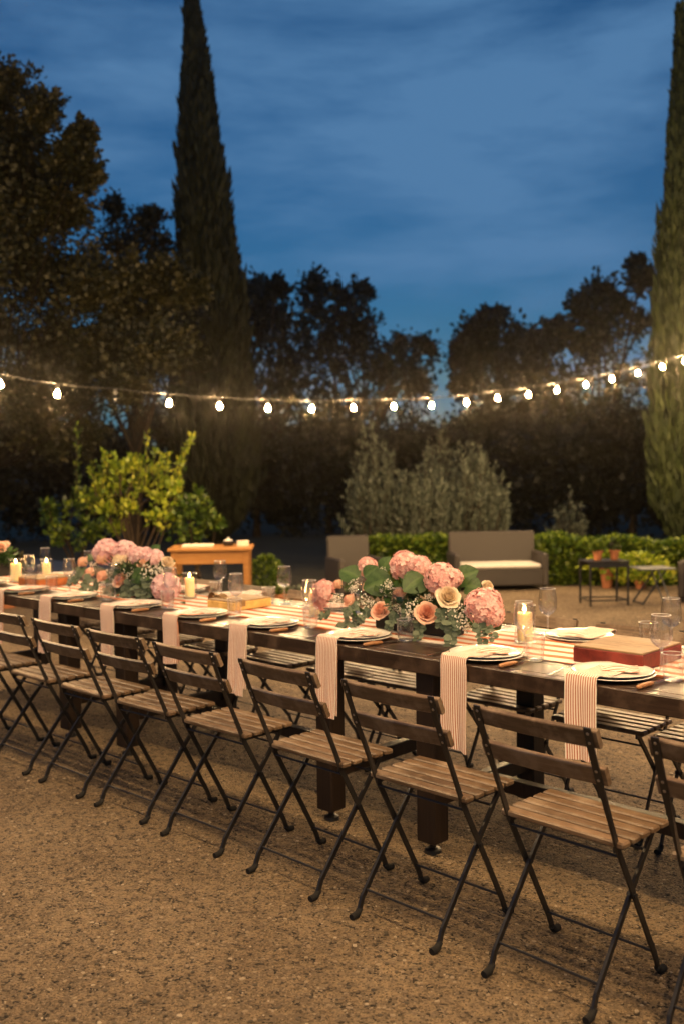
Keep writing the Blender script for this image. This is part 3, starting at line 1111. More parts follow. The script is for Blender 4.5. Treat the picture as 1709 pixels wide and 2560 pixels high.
    UV.extend(uvl)
    me = mb.mesh('napkin')
    ul = me.uv_layers.new(name='UVMap')
    vi = np.zeros(len(me.loops), dtype=np.int32)
    me.loops.foreach_get('vertex_index', vi)
    ul.data.foreach_set('uv', np.array(UV, dtype=np.float32)[vi].reshape(-1))
    me.materials.append(M['napkin_cloth'])
    me.polygons.foreach_set('use_smooth', [True] * len(me.polygons))
    try:
        me.set_sharp_from_angle(angle=math.radians(50))
    except Exception:
        pass
    return me


# cutlery meshes (local: lies along +Y, handle towards -Y)
def knife_parts():
    h = MB()
    h.tube([(0, -.10, .007), (0, -.095, .0075), (0, -.06, .0085), (0, -.02, .0078), (0, -.005, .007)], [.004, .0075, .0085, .0075, .006], 10)
    bl = MB()
    n = 8
    V = []; Fc = []
    for i in range(n + 1):
        s_ = i / n
        y = -.006 + .118 * s_
        wd = .0065 if s_ < .2 else .0105 - .0075 * max(0, (s_ - .7) / .3) ** 2
        V += [(-.005, y, .0052), (-.005 + wd, y, .0060), (-.005 + wd, y, .0072), (-.005, y, .0066)]
    for i in range(n):
        for k in range(4):
            Fc.append((i * 4 + k, (i + 1) * 4 + k, (i + 1) * 4 + (k + 1) % 4, i * 4 + (k + 1) % 4))
    Fc += [(3, 2, 1, 0), tuple(n * 4 + k for k in range(4))]
    bl.add(V, Fc)
    me1 = h.mesh('handle'); me1.materials.append(M['handle_wood'])
    me2 = bl.mesh('blade'); me2.materials.append(M['steel'])
    me1.polygons.foreach_set('use_smooth', [True] * len(me1.polygons))
    return me1, me2


def fork_mesh():
    mb = MB()
    mb.strip([(0, -.10, .004), (0, -.09, .0045), (0, -.03, .006), (0, .03, .009), (0, .055, .006), (0, .062, .005)],
             [.009, .0125, .0085, .006, .010, .020], [.0022] * 6, [(1, 0, 0)] * 6)
    for k in range(4):
        x = (k - 1.5) * .0058
        mb.strip([(x, .060, .005), (x, .085, .006), (x, .104, .010)], [.0034, .0032, .002], [.0018] * 3, [(1, 0, 0)] * 3)
    me = mb.mesh('fork')
    me.materials.append(M['steel'])
    return me


k_handle, k_blade = knife_parts()
fork_me = fork_mesh()

# glasses
wine_bowl = MB().lathe([(0.0015, .092), (0.006, .0925), (0.016, .095), (0.027, .103), (0.035, .116), (0.0385, .131), (0.0385, .146), (0.0365, .165), (0.0335, .185), (0.0315, .2005), (0.0309, .2015), (0.0303, .2005), (0.0325, .185), (0.0355, .165), (0.0375, .146), (0.0374, .132), (0.0338, .118), (0.026, .106), (0.015, .0985), (0.001, .097)], 32).mesh('bowl')
wine_stem = MB().lathe([(0.0345, 0.0), (0.035, 0.0015), (0.030, 0.0030), (0.016, 0.0055), (0.0065, 0.011), (0.0042, 0.022), (0.0038, 0.05), (0.0042, 0.078), (0.0065, 0.088), (0.010, 0.0915), (0.0012, 0.0918)], 24, (0, 0, 0), True, True).mesh('stem')
tumb_wall = MB().lathe([(0.0305, .010), (0.0325, .03), (0.0345, .06), (0.0362, .0905), (0.0356, .0915), (0.0350, .0905), (0.0333, .06), (0.0313, .03), (0.0295, .012)], 32).mesh('wall')
tumb_base = MB().lathe([(0.0270, 0.0), (0.0295, 0.002), (0.0303, 0.0098), (0.0290, 0.0102), (0.012, 0.0088), (0.0005, 0.0083)], 32, (0, 0, 0), True, True).mesh('base')
for me, mt in ((wine_bowl, 'drinking_glass'), (wine_stem, 'stem_glass'), (tumb_wall, 'drinking_glass'), (tumb_base, 'stem_glass')):
    me.materials.append(M[mt])
    me.polygons.foreach_set('use_smooth', [True] * len(me.polygons))
wine_rim = ring_mesh(0.0309, 0.0012, 'rim', 'rim_glass', 0.2012, 32, 6)
tumb_rim = ring_mesh(0.0356, 0.0012, 'rim', 'rim_glass', 0.0912, 32, 6)


def wine(x, y, label, group):
    o = thing('wine_glass', label, 'wine glass', (x, y, TZ + .0012), rng.uniform(0, 6), group)
    link('bowl', wine_bowl, None, o); link('stem', wine_stem, None, o); link('rim', wine_rim, None, o)


def tumbler(x, y, label, group):
    o = thing('water_tumbler', label, 'tumbler', (x, y, TZ + .0012), rng.uniform(0, 6), group)
    link('wall', tumb_wall, None, o); link('base', tumb_base, None, o); link('rim', tumb_rim, None, o)


def setting(X, Y, rz, ph, side, knife=True, nap=True, hang=.285, seed=0):
    """ph: words that single out the place"""
    z = TZ + 0.001
    def loc(dx, dy, dz=0):
        c, s_ = math.cos(rz), math.sin(rz)
        return (X + c * dx - s_ * dy, Y + s_ * dx + c * dy, z + dz)
    o = link('enamel_plate', plate_big, None, None, False, loc(0, 0))
    tag(o, f'lower white enamel plate of the pair {ph}', 'plate', 'lower plates of the place settings')
    o = thing('enamel_plate', f'upper white enamel plate with dark rim {ph}', 'plate', loc(.002, .003, .0068), 0, 'upper plates of the place settings')
    link('dish', plate_small, None, o); link('rim', rim_small, None, o)
    if nap:
        me = napkin_mesh(hang, seed)
        n = link('striped_napkin', me, None)
        n.location = loc(-.022, 0)
        n.rotation_euler = (0, 0, rz)
        tag(n, f'red-striped cream napkin trailing off the table {ph}', 'napkin', 'striped napkins on the plates')
    if knife:
        k = thing('table_knife', f'wooden-handled table knife right of the plates {ph}', 'knife', loc(.163, -.03), rz - 0.12 + rng.uniform(-.1, .1), 'knives of the place settings')
        link('handle', k_handle, None, k); link('blade', k_blade, None, k)
        f = link('table_fork', fork_me, None)
        f.location = loc(-.168, -.03); f.rotation_euler = (0, 0, rz + rng.uniform(-.1, .1))
        tag(f, f'steel fork left of the plates {ph}', 'fork', 'forks of the place settings')


near_x = [-1.0, -1.585, -2.1, -2.74, -3.28, -3.77, -4.3, -4.9, -5.42, -5.95]
near_ph = ['on the gravel side, last past red block', 'on the gravel side by the red block',
           'on the gravel side, next after red block', 'on the gravel side by the long arrangement',
           'on the gravel side, next after long arrangement', 'on the gravel side by the yellow parcel',
           'on the gravel side, next after yellow parcel', 'on the gravel side by the domed arrangement',
           'on the gravel side by the orange block', 'on the gravel side by the paired candles']
hangs = [.29, .245, .31, .295, .285, .21, .285, .29, .28, .28]
for i, X in enumerate(near_x):
    setting(X, yE(X) + .150, 0.0 if X > -2.565 else .026, near_ph[i], 'near', True, True, hangs[i], i)
far_x = [-1.45, -2.04, -2.62, -3.45, -4.17, -4.66, -5.25, -6.02]
far_ph = ['on the garden side by the red block', 'on the garden side, next after red block',
          'on the garden side by the long arrangement', 'on the garden side, next after long arrangement',
          'on the garden side by the yellow parcel', 'on the garden side by the domed arrangement',
          'on the garden side by the orange block', 'on the garden side by the paired candles']
for i, X in enumerate(far_x):
    setting(X, yE(X) + TW - .135, math.pi + (0.0 if X > -2.565 else .026), far_ph[i], 'far', True, True, .27, 40 + i)

wn_x = [(-.93, .47), (-1.475, .462), (-2.017, .462), (-2.656, .50), (-3.175, .47), (-3.68, .455), (-4.19, .43), (-4.69, .41), (-5.16, .40), (-5.62, .385)]
for (x, y), ph in zip(wn_x, near_ph):
    wine(x, y, 'clear wine glass set for the place ' + ph, 'wine glasses on the long table')
tb_x = [(-.86, .39), (-1.40, .392), (-1.925, .395), (-2.545, .40), (-3.085, .388), (-3.60, .378), (-4.112, .355), (-4.66, .335), (-5.30, .36), (-5.50, .33)]
for (x, y), ph in zip(tb_x, near_ph):
    tumbler(x, y, 'clear water tumbler set for the place ' + ph, 'water tumblers on the long table')
wf = [(-1.64, .885), (-2.165, .862), (-3.26, .88), (-3.765, .855), (-4.31, .86), (-5.60, .80), (-6.1, .76)]
wf_ph = [far_ph[0], far_ph[1], far_ph[3], 'on the garden side, next before yellow parcel', far_ph[4], far_ph[6], far_ph[7]]
for (x, y), ph in zip(wf, wf_ph):
    wine(x, y, 'clear wine glass set for the place ' + ph, 'wine glasses on the long table')
tf = [(-1.76, .94), (-3.33, .80), (-3.83, .80), (-4.26, .79), (-5.52, .74), (-6.03, .70)]
tf_ph = [far_ph[0], far_ph[3], 'on the garden side, next before yellow parcel', far_ph[4], far_ph[6], far_ph[7]]
for (x, y), ph in zip(tf, tf_ph):
    tumbler(x, y, 'clear water tumbler set for the place ' + ph, 'water tumblers on the long table')


# candles in glass cylinders
def candle(x, y, hr, hh, cr, chh, where):
    z = TZ + .0085
    o = thing('candle_holder', f'clear glass cylinder round the lit candle {where}', 'candle holder', (x, y, z), 0, 'glass candle cylinders')
    w_ = MB().lathe([(hr, .006), (hr, hh - .001), (hr - .001, hh), (hr - .002, hh - .001), (hr - .002, .008)], 36).build('wall', 'thin_glass', o, True)
    MB().lathe([(hr - .002, 0), (hr - .0002, .002), (hr - .0002, .0058), (hr - .004, .0078), (.0005, .0078)], 36, (0, 0, 0), True, True).build('base', 'stem_glass', o, True)
    link('rim', ring_mesh(hr - .001, .0012, 'rim', 'rim_glass', hh, 36, 6), None, o)
    c = thing('pillar_candle', f'burning ivory pillar candle {where}', 'candle', (x, y, z + .0085), 0, 'burning pillar candles')
    MB().lathe([(cr, 0), (cr, chh - .004), (cr - .003, chh), (cr * .6, chh - .004), (cr * .25, chh - .006), (.0005, chh - .006)], 28, (0, 0, 0), True, True).build('wax', 'wax', c, True)
    MB().tube([(0, 0, chh - .008), (.0005, 0, chh + .004), (.002, 0, chh + .009)], .0011, 6).build('wick', 'wick', c, True)
    MB().lathe([(.0006, chh + .003), (.0040, chh + .007), (.0048, chh + .011), (.0038, chh + .017), (.0018, chh + .022), (.0004, chh + .027)], 12, (0, 0, 0), True, True).build('flame', 'flame', c, True)


candle(-2.14, .655, .042, .150, .030, .112, 'between the red-sided block and long arrangement')
candle(-3.30, .62, .040, .150, .026, .105, 'at the leafy end of the long arrangement')
candle(-4.33, .66, .040, .140, .026, .105, 'beside the domed arrangement')
candle(-5.90, .44, .045, .15, .034, .115, 'past the orange-sided block, the thicker one')
candle(-5.83, .62, .040, .14, .026, .110, 'past the orange-sided block, the slimmer one')

# red-sided block
o = thing('wooden_block', 'thick square wooden block with dark red sides and bare worn top', 'wooden block', (-1.665, .592, TZ + .008), 0.0)
MB().box((0, 0, .026), (.268, .296, .052), None, .003).build('body', 'red_paint', o)
MB().box((0, 0, .0555), (.264, .292, .007), None, .002).build('top_board', 'old_board', o)
# orange block
o = thing('wooden_block', 'thick square wooden block with orange-brown sides and pale top', 'wooden block', (-5.60, .505, TZ + .008), 0.02)
MB().box((0, 0, .024), (.25, .28, .048), None, .003).build('body', 'orange_leather', o)
MB().box((0, 0, .0515), (.246, .276, .007), None, .002).build('top_board', 'old_board', o)
# yellow parcel with a bow
o = thing('parcel', 'flat yellow parcel tied with a crumpled brown bow', 'parcel', (-3.83, .60, TZ + .008), 0.03)
MB().box((0, 0, .022), (.21, .26, .044), None, .006).build('body', 'yellow_paper', o)
MB().box((0, 0, .0465), (.204, .254, .005), None, .002).build('top_board', 'old_board', o)
mb = MB()
mb.strip([(-.107, -.07, .02), (-.1075, -.07, .05), (0, -.07, .0515), (.1075, -.07, .05), (.107, -.07, .02)], [.03] * 5, [.002] * 5, [(0, 1, 0)] * 5)
mb.build('ribbon', 'ribbon', o)
bow = MB()
for sgn in (-1, 1):
    for lp in range(2):
        pts = []
        for k in range(11):
            a_ = math.pi * 2 * k / 10
            pts.append((-.115 + sgn * (.028 - .028 * math.cos(a_)) * (1 + .2 * lp), -.07 + .012 * lp - .01 * sgn + .012 * math.sin(a_ * .5), .03 + .024 * math.sin(a_) + .012 * lp))
        bow.strip(pts, [.022, .026, .03, .034, .036, .036, .036, .034, .03, .026, .022], [.0015] * 11, [(0.25, 1, 0.3 * sgn)] * 11)
bow.tube([(-.128, -.07, .03), (-.112, -.07, .034), (-.1, -.07, .03)], [.008, .013, .008], 8)
bow.build('bow', 'ribbon', o, True)
# oval white favour
mb = MB()
mb.lathe([(.0005, 0), (.026, .002), (.031, .008), (.026, .014), (.010, .017), (.0005, .0172)], 20, (0, 0, 0), True, True)
o = mb.build('favour_stone', 'stone_white', None, True, (-1.44, .585, TZ + .008))
o.scale = (1.15, .8, 1)
tag(o, 'flat oval white stone lying on the runner by the red-sided block', 'stone')


# ------------------------------------------------------------------ flowers
def petal_patch(mb, base, out, up, L, Wd, curl, cup, nu=4, nv=4):
    """curved petal: base point, outward dir, up dir"""
    out = Vector(out).normalized(); up = Vector(up).normalized()
    sd = out.cross(up).normalized()
    V = []
    for j in range(nv + 1):
        s_ = j / nv
        wd = Wd * (math.sin(math.pi * min(1, 0.12 + s_ * .80)) ** .6)
        a = curl * s_
        for i in range(nu + 1):
            q = i / nu * 2 - 1
            x = q * wd / 2
            o_ = cup * (q * q) * -1
            p = Vector(base) + up * (L * (math.sin(a) / curl if abs(curl) > 1e-3 else s_)) + out * (L * ((1 - math.cos(a)) / curl if abs(curl) > 1e-3 else 0)) + sd * x + out * (o_ * wd)
            V.append(p)
    Fc = [(j * (nu + 1) + i, j * (nu + 1) + i + 1, (j + 1) * (nu + 1) + i + 1, (j + 1) * (nu + 1) + i) for j in range(nv) for i in range(nu)]
    mb.add(V, Fc)
    return len(Fc)


def rose_mesh(mat, seed, openness=1.0):
    """nested cups of overlapping petals, tight in the middle, rolled back at the rim"""
    r = random.Random(seed)
    mb = MB(); tone = []
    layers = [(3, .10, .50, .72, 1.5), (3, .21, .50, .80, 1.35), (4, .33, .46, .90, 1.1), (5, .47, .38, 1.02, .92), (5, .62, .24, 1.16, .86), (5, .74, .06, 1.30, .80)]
    if openness < .9:
        layers = [(n_, rho * .86, top + .12, fl * .86, an) for n_, rho, top, fl, an in layers]
    nu, nv = 7, 6
    for li, (cnt, rho, top, fl, half) in enumerate(layers):
        for k in range(cnt):
            a0 = 6.283 * k / cnt + li * .83 + r.uniform(-.15, .15)
            tp = top + r.uniform(-.05, .05)
            f_ = fl * r.uniform(.95, 1.06)
            skew = r.uniform(-.05, .05)
            V = []
            for j in range(nv + 1):
                s_ = j / nv
                z = -.55 + (tp + .55) * math.sin(s_ * math.pi / 2 * 1.0) ** .9
                if li >= 3:
                    z -= .10 * (li - 2) * max(0, s_ - .75) ** 1.2
                rr = rho * (.35 + .75 * math.sin(min(1, s_ * 1.15) * math.pi / 2)) if s_ < .6 else rho * (1.07 + (f_ - 1.0) * ((s_ - .6) / .4))
                for i in range(nu + 1):
                    q = i / nu * 2 - 1
                    an = a0 + q * half * (0.55 + .45 * math.sin(math.pi * min(1, .25 + s_ * .6)))
                    drop = .13 * abs(q) ** 3 * s_ + .02 * math.sin(q * 7 + k)
                    r2 = rr * (1 + .06 * q + .02 * math.sin(q * 5 + li)) + skew * .1
                    V.append((r2 * math.cos(an), r2 * math.sin(an), z - drop * (1 if s_ > .5 else s_ * 2)))
            Fc = [(j * (nu + 1) + i, j * (nu + 1) + i + 1, (j + 1) * (nu + 1) + i + 1, (j + 1) * (nu + 1) + i) for j in range(nv) for i in range(nu)]
            mb.add(V, Fc)
            for j in range(nv):
                for i in range(nu):
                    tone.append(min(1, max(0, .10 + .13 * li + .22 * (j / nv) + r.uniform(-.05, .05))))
    return tone_mesh(mb, 'rose', mat, tone)


def hydrangea_mesh(mat, seed):
    r = random.Random(seed); mb = MB(); tone = []
    n = 150
    core = MB().lathe([(.02, -.62), (.5, -.5), (.78, -.1), (.8, .2), (.62, .55), (.3, .76), (.02, .82)], 14)
    mb.add(core.v, core.f)
    tone += [.08] * len(core.f)
    for k in range(n):
        z = 1 - 1.62 * (k + .5) / n
        a = k * 2.39996 + r.uniform(-.15, .15)
        q = math.sqrt(max(0, 1 - z * z))
        d = Vector((q * math.cos(a), q * math.sin(a), z))
        c = d * r.uniform(.84, 1.03)
        d = (d + Vector((r.uniform(-.3, .3), r.uniform(-.3, .3), r.uniform(-.3, .3)))).normalized()
        t1 = d.orthogonal().normalized(); t2 = d.cross(t1)
        ro = r.uniform(0, 1.57)
        tn = r.random()
        for p in range(4):
            an = ro + p * math.pi / 2
            u_ = t1 * math.cos(an) + t2 * math.sin(an)
            s2 = d.cross(u_)
            L = r.uniform(.17, .225)
            lift = r.uniform(.0, .07)
            V = [c, c + u_ * L * .45 + s2 * L * .46 + d * (.035), c + u_ * L * 1.02 + s2 * L * .26 + d * lift, c + u_ * L * 1.08 + d * (lift - .015), c + u_ * L * 1.02 - s2 * L * .26 + d * lift, c + u_ * L * .45 - s2 * L * .46 + d * .035, c + u_ * L * .6 - d * .012]
            mb.add(V, [(0, 1, 6), (1, 2, 6), (2, 3, 6), (3, 4, 6), (4, 5, 6), (5, 0, 6)])
            tone += [min(1, max(0, tn + r.uniform(-.15, .15)))] * 6
    return tone_mesh(mb, 'hydrangea', mat, tone)


def big_leaf_mesh(seed, mat='hydrangea_leaf'):
    """broad toothed leaf, unit length along +X, face up +Z, with folded midrib and raised veins"""
    r = random.Random(seed)
    mb = MB()
    nu, nv = 12, 10
    V = []
    for i in range(nu + 1):
        s_ = i / nu
        half = .44 * math.sin(math.pi * (s_ ** .78)) ** .72 * (1 + (.05 if i % 2 else 0)) if 0 < i < nu else .012
        for j in range(nv + 1):
            q = j / nv * 2 - 1
            z = -.16 * s_ * s_ + .11 * abs(q) * half * 2 - .10 * (abs(q) ** 2) * half + .012 * math.sin(s_ * 22 - abs(q) * 7)
            V.append((s_, q * half, z))
    Fc = [(i * (nv + 1) + j, (i + 1) * (nv + 1) + j, (i + 1) * (nv + 1) + j + 1, i * (nv + 1) + j + 1) for i in range(nu) for j in range(nv)]
    mb.add(V, Fc)
    tone = []
    for i in range(nu):
        for j in range(nv):
            q = abs((j + .5) / nv * 2 - 1)
            vein = .9 if q < .12 else (.62 if int((i / nu * 22 - q * 7) / 3.1) % 2 else .38)
            tone.append(vein)
    return tone_mesh(mb, 'leaf', mat, tone)


def euc_mesh(seed):
    """sprig of round eucalyptus leaves on a curved stem, unit length along +X"""
    r = random.Random(seed); mb = MB(); tone = []
    pts = []
    for k in range(8):
        s_ = k / 7
        pts.append(Vector((s_, .08 * math.sin(s_ * 3), -.25 * s_ * s_)))
    before = len(mb.f)
    mb.tube(pts, [.012] * 8, 5)
    tone += [.2] * (len(mb.f) - before)
    for k in range(1, 8):
        for sgn in (-1, 1):
            R_ = .19 * (1 - .3 * k / 8) * r.uniform(.85, 1.2)
            d = Vector((.35, sgn, r.uniform(-.5, .5))).normalized()
            nrm = Vector((r.uniform(-.6, .6), r.uniform(-.6, .6), 1)).normalized()
            sd = d.cross(nrm).normalized()
            nn = sd.cross(d)
            c = pts[k] + d * R_
            V = [c - nn * R_ * .12]
            for a in range(9):
                an = a / 9 * 6.283
                V.append(c + d * math.cos(an) * R_ + sd * math.sin(an) * R_ * .85)
            mb.add(V, [(0, 1 + a, 1 + (a + 1) % 9) for a in range(9)])
            tn = r.random()
            tone += [tn] * 9
    return tone_mesh(mb, 'eucalyptus_sprig', 'eucalyptus_leaf', tone)


def gyp_mesh(seed):
    """spray of tiny white buds"""
    r = random.Random(seed); mb = MB()
    for k in range(46):
        d = Vector((r.gauss(0, 1), r.gauss(0, 1), r.gauss(0, 1))).normalized() * r.uniform(.35, 1.0)
        s_ = r.uniform(.07, .115)
        mb.add([d + Vector(p) * s_ * r.uniform(.85, 1.15) for p in ICO], [tuple(q) for q in icof])
    me = tone_mesh(mb, 'gypsophila_spray', 'white_bud', None, True)
    st = MB()
    for k in range(14):
        d = Vector(mb.v[k * 12 * 3])
        st.tube([(0, 0, -1.1), d * .5 + Vector((0, 0, -.2)), d], .012, 4, False)
    return me, st.mesh('stem')


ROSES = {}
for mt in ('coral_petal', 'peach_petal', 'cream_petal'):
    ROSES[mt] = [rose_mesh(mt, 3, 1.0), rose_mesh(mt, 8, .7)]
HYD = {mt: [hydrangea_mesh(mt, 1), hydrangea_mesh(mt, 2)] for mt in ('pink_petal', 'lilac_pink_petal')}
LEAVES = [big_leaf_mesh(k) for k in range(3)]
EUC = [euc_mesh(k) for k in range(3)]
GYP = [gyp_mesh(k) for k in range(3)]
M_gyp_stem = 'stem_green'


def orient(o, direction, roll=0.0, axis='Z'):
    q = Vector(direction).normalized().to_track_quat(axis, 'Y' if axis != 'Y' else 'X')
    o.rotation_mode = 'QUATERNION'
    o.rotation_quaternion = q @ Euler((0, 0, roll) if axis == 'Z' else (roll, 0, 0)).to_quaternion()


def place_flower(root, center, name, me, pos, size, direction, roll=0.0, axis='Z'):
    o = link(name, me, None, root)
    o.location = Vector(pos) - Vector(center)
    o.scale = (size, size, size) if isinstance(size, (int, float)) else size
    orient(o, direction, roll, axis)
    return o


def stem_to(root, center, pos, base):
    p = Vector(pos) - Vector(center); b_ = Vector(base)
    mid = (p + b_) / 2 + Vector((0, 0, .01))
    return MB().tube([b_, mid, p], .0028, 6, False).build('flower_stem', 'stem_green', root, True)


REG3 = lambda x, y: (760 + x * .36352, 1320 + y * .36352)
REG1 = lambda x, y: (x * .36352, 1320 + y * .36352)


def arrangement(root, C, plx, reg, dpt, hyd, roses, leaves, euc, gyp, dark):
    C = Vector(C)
    k = .36352 / F_PX * dpt
    toward = Vector((.55, -.65, .45))
    def base_of(p):
        return Vector((max(-plx, min(plx, p.x - C.x)) * .8, (p.y - C.y) * .25, .075))
    for (x, y, r_, Y, mt) in hyd:
        p = Vector(ony(*reg(x, y), Y))
        d = (p - (C + Vector((0, 0, .02)))).normalized() + Vector((.2, -.3, .25))
        place_flower(root, C, 'hydrangea', HYD[mt][rng.randint(0, 1)], p, r_ * k * 1.08, d, rng.uniform(0, 6))
        stem_to(root, C, p, base_of(p))
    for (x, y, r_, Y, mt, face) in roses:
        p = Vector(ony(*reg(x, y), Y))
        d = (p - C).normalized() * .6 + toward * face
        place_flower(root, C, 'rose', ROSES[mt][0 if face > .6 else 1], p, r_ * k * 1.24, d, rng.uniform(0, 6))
        stem_to(root, C, p, base_of(p))
    for (x, y, L, Y, dx, dy, dz, rl) in leaves:
        p = Vector(ony(*reg(x, y), Y))
        d = Vector((dx, dy, dz)).normalized()
        size = L * k
        o = link('leaf', LEAVES[rng.randint(0, 2)], None, root)
        o.location = (p - d * size * .5) - C
        nrm = (Vector((.5, -.62, .6)) + Vector((rng.uniform(-.2, .2), rng.uniform(-.2, .2), rng.uniform(-.15, .15)))).normalized()
        zz = (nrm - d * nrm.dot(d)).normalized(); yy = zz.cross(d)
        o.rotation_mode = 'QUATERNION'
        o.rotation_quaternion = Matrix((d, yy, zz)).transposed().to_quaternion()
        o.scale = (size, size * 1.12, size)
    for (x, y, L, Y, dx, dz) in euc:
        p = Vector(ony(*reg(x, y), Y))
        d = Vector((dx, -.5, dz)).normalized()
        o = link('eucalyptus_sprig', EUC[rng.randint(0, 2)], None, root)
        size = L * k
        o.location = (p - d * size * .45) - C
        nrm = Vector((.3, -.6, .6)); zz = (nrm - d * nrm.dot(d)).normalized(); yy = zz.cross(d)
        o.rotation_mode = 'QUATERNION'; o.rotation_quaternion = Matrix((d, yy, zz)).transposed().to_quaternion()
        o.scale = (size, size, size)
    for (x, y, r_, Y) in gyp:
        p = Vector(ony(*reg(x, y), Y))
        g_, s_ = GYP[rng.randint(0, 2)]
        o = place_flower(root, C, 'gypsophila_spray', g_, p, r_ * k * 1.2, (p - C).normalized() + toward * .4, rng.uniform(0, 6))
        if not s_.materials:
            s_.materials.append(M['stem_green'])
        link('stem', s_, None, o)
    # mass of darker leaves filling the inside
    n = 420
    Pn = np.stack([NP.uniform(-plx * 1.15, plx * 1.15, n), NP.normal(0, .045, n), NP.uniform(.055, dark, n)], 1)
    Pn[:, 2] *= 1 - .35 * (np.abs(Pn[:, 0]) / (plx * 1.15)) ** 2
    D = unit(Pn * np.array([1.0, 2.2, 1]) + np.array([0, 0, .02]))
    link('filler_foliage', quads_mesh('filler_foliage', leaf_quads(Pn, D, NP.uniform(.035, .06, n), NP.uniform(.022, .035, n), .5), 'hydrangea_leaf', NP.random(n) * .6), None, root, kind='stuff')


# long arrangement
C1 = Vector((-2.64, .60, TZ + .008))
r1 = thing('flower_arrangement', 'long arrangement of pink hydrangeas, coral and cream roses with broad green leaves', 'centrepiece', C1, 0.0)
pl = MB()
pl.box((0, 0, .045), (.40, .12, .09), None, .006)
pl.build('planter', 'planter_black', r1)
MB().box((0, 0, .088), (.385, .105, .012), None, .003).build('floral_foam', 'stem_green', r1)
hyd = [(140, 440, 90, .54, 'pink_petal'), (120, 500, 70, .55, 'pink_petal'), (435, 268, 76, .70, 'pink_petal'), (690, 262, 108, .62, 'pink_petal'), (790, 270, 82, .60, 'pink_petal'),
       (940, 355, 110, .55, 'pink_petal'), (1030, 345, 60, .58, 'pink_petal'), (1235, 545, 122, .53, 'pink_petal'), (1285, 590, 84, .53, 'pink_petal')]
ros = [(235, 388, 52, .58, 'peach_petal', .35), (312, 498, 62, .50, 'coral_petal', .45), (520, 565, 62, .47, 'coral_petal', 1.0), (655, 452, 62, .52, 'peach_petal', .35),
       (838, 582, 70, .47, 'coral_petal', .95), (990, 470, 74, .51, 'cream_petal', .8), (1258, 398, 46, .60, 'cream_petal', .5), (430, 405, 46, .58, 'peach_petal', .3), (880, 450, 40, .55, 'peach_petal', .5)]
lvs = [(310, 310, 190, .62, -.75, -.2, .35, 0), (500, 380, 235, .55, -.65, -.55, -.2, 0), (560, 245, 130, .70, .3, .2, .6, 0), (755, 378, 200, .50, -.2, -.75, -.35, 0), (1110, 325, 190, .62, .6, .1, .35, 0),
       (1155, 400, 150, .58, .75, -.2, .05, 0), (300, 400, 110, .60, -.6, -.2, -.3, 0), (455, 300, 140, .64, .45, .2, .4, 0), (890, 275, 110, .7, .6, .3, .4, 0), (1310, 660, 110, .56, .7, -.1, -.4, 0)]
eu = [(335, 548, 130, .46, -.6, -.2), (415, 585, 120, .45, -.4, -.6), (575, 530, 110, .45, .6, .1), (600, 620, 130, .44, -.3, -.8), (1000, 700, 170, .43, .2, -1.1), (1010, 620, 150, .45, -.4, -.6),
      (1200, 700, 150, .46, .6, -.7), (1265, 705, 120, .47, .9, -.4), (275, 650, 130, .46, -.8, -.5), (780, 680, 140, .44, .2, -1.0), (340, 640, 130, .46, -.2, -1.0), (150, 590, 110, .5, -1, -.2), (1110, 560, 110, .5, .6, -.3), (930, 600, 130, .47, .2, -.9), (690, 600, 110, .46, -.1, -1)]
gy = [(350, 390, 48, .56), (410, 500, 52, .49), (560, 420, 52, .53), (740, 545, 58, .47), (1060, 575, 62, .48), (1085, 655, 58, .47), (235, 485, 46, .52), (540, 295, 34, .66), (730, 600, 46, .46), (460, 520, 40, .48), (1010, 590, 42, .48), (330, 425, 34, .55), (1120, 690, 36, .48), (860, 480, 34, .5), (580, 380, 34, .56), (690, 640, 30, .47), (640, 560, 36, .48)]
arrangement(r1, C1, .20, REG3, 3.78, hyd, ros, lvs, eu, gy, .20)

# domed arrangement
C2 = Vector((-4.62, .56, TZ + .008))
r2 = thing('flower_arrangement', 'domed arrangement of lilac-pink hydrangeas and pale roses with eucalyptus', 'centrepiece', C2, 0.0)
pl = MB()
pl.box((0, 0, .045), (.36, .12, .09), None, .006)
pl.build('planter', 'planter_black', r2)
MB().box((0, 0, .088), (.345, .105, .012), None, .003).build('floral_foam', 'stem_green', r2)
LP = 'lilac_pink_petal'
hyd = [(735, 165, 88, .60, LP), (690, 175, 55, .60, LP), (865, 165, 78, .60, LP), (955, 200, 66, .58, LP), (1060, 215, 66, .58, LP), (1010, 190, 56, .62, LP), (1145, 405, 88, .52, LP)]
ros = [(570, 235, 52, .56, 'peach_petal', .5), (620, 305, 46, .52, 'coral_petal', .4), (705, 332, 54, .48, 'coral_petal', .6), (825, 355, 52, .47, 'coral_petal', .7), (822, 232, 68, .52, 'cream_petal', .5),
       (700, 212, 54, .55, 'peach_petal', .5), (990, 250, 50, .52, 'peach_petal', .5), (1155, 235, 48, .58, 'cream_petal', .4), (900, 250, 34, .54, 'cream_petal', .5)]
lvs = [(1070, 150, 90, .64, .5, .2, .7, 0), (960, 325, 120, .46, -.1, -.5, -.9, 0), (540, 320, 110, .52, -.8, -.3, -.2, 0), (620, 200, 80, .62, -.6, .1, .5, 0)]
eu = [(520, 335, 150, .50, -1, -.2), (590, 375, 150, .47, -.5, -.7), (880, 410, 150, .45, .1, -1), (960, 435, 140, .45, .3, -.8), (850, 450, 120, .45, -.3, -.9), (780, 430, 120, .45, 0, -1), (740, 390, 110, .46, -.2, -1),
      (1010, 380, 140, .46, .4, -.8), (650, 390, 120, .47, -.6, -.6), (930, 380, 120, .46, .2, -1), (560, 290, 110, .54, -1, .2)]
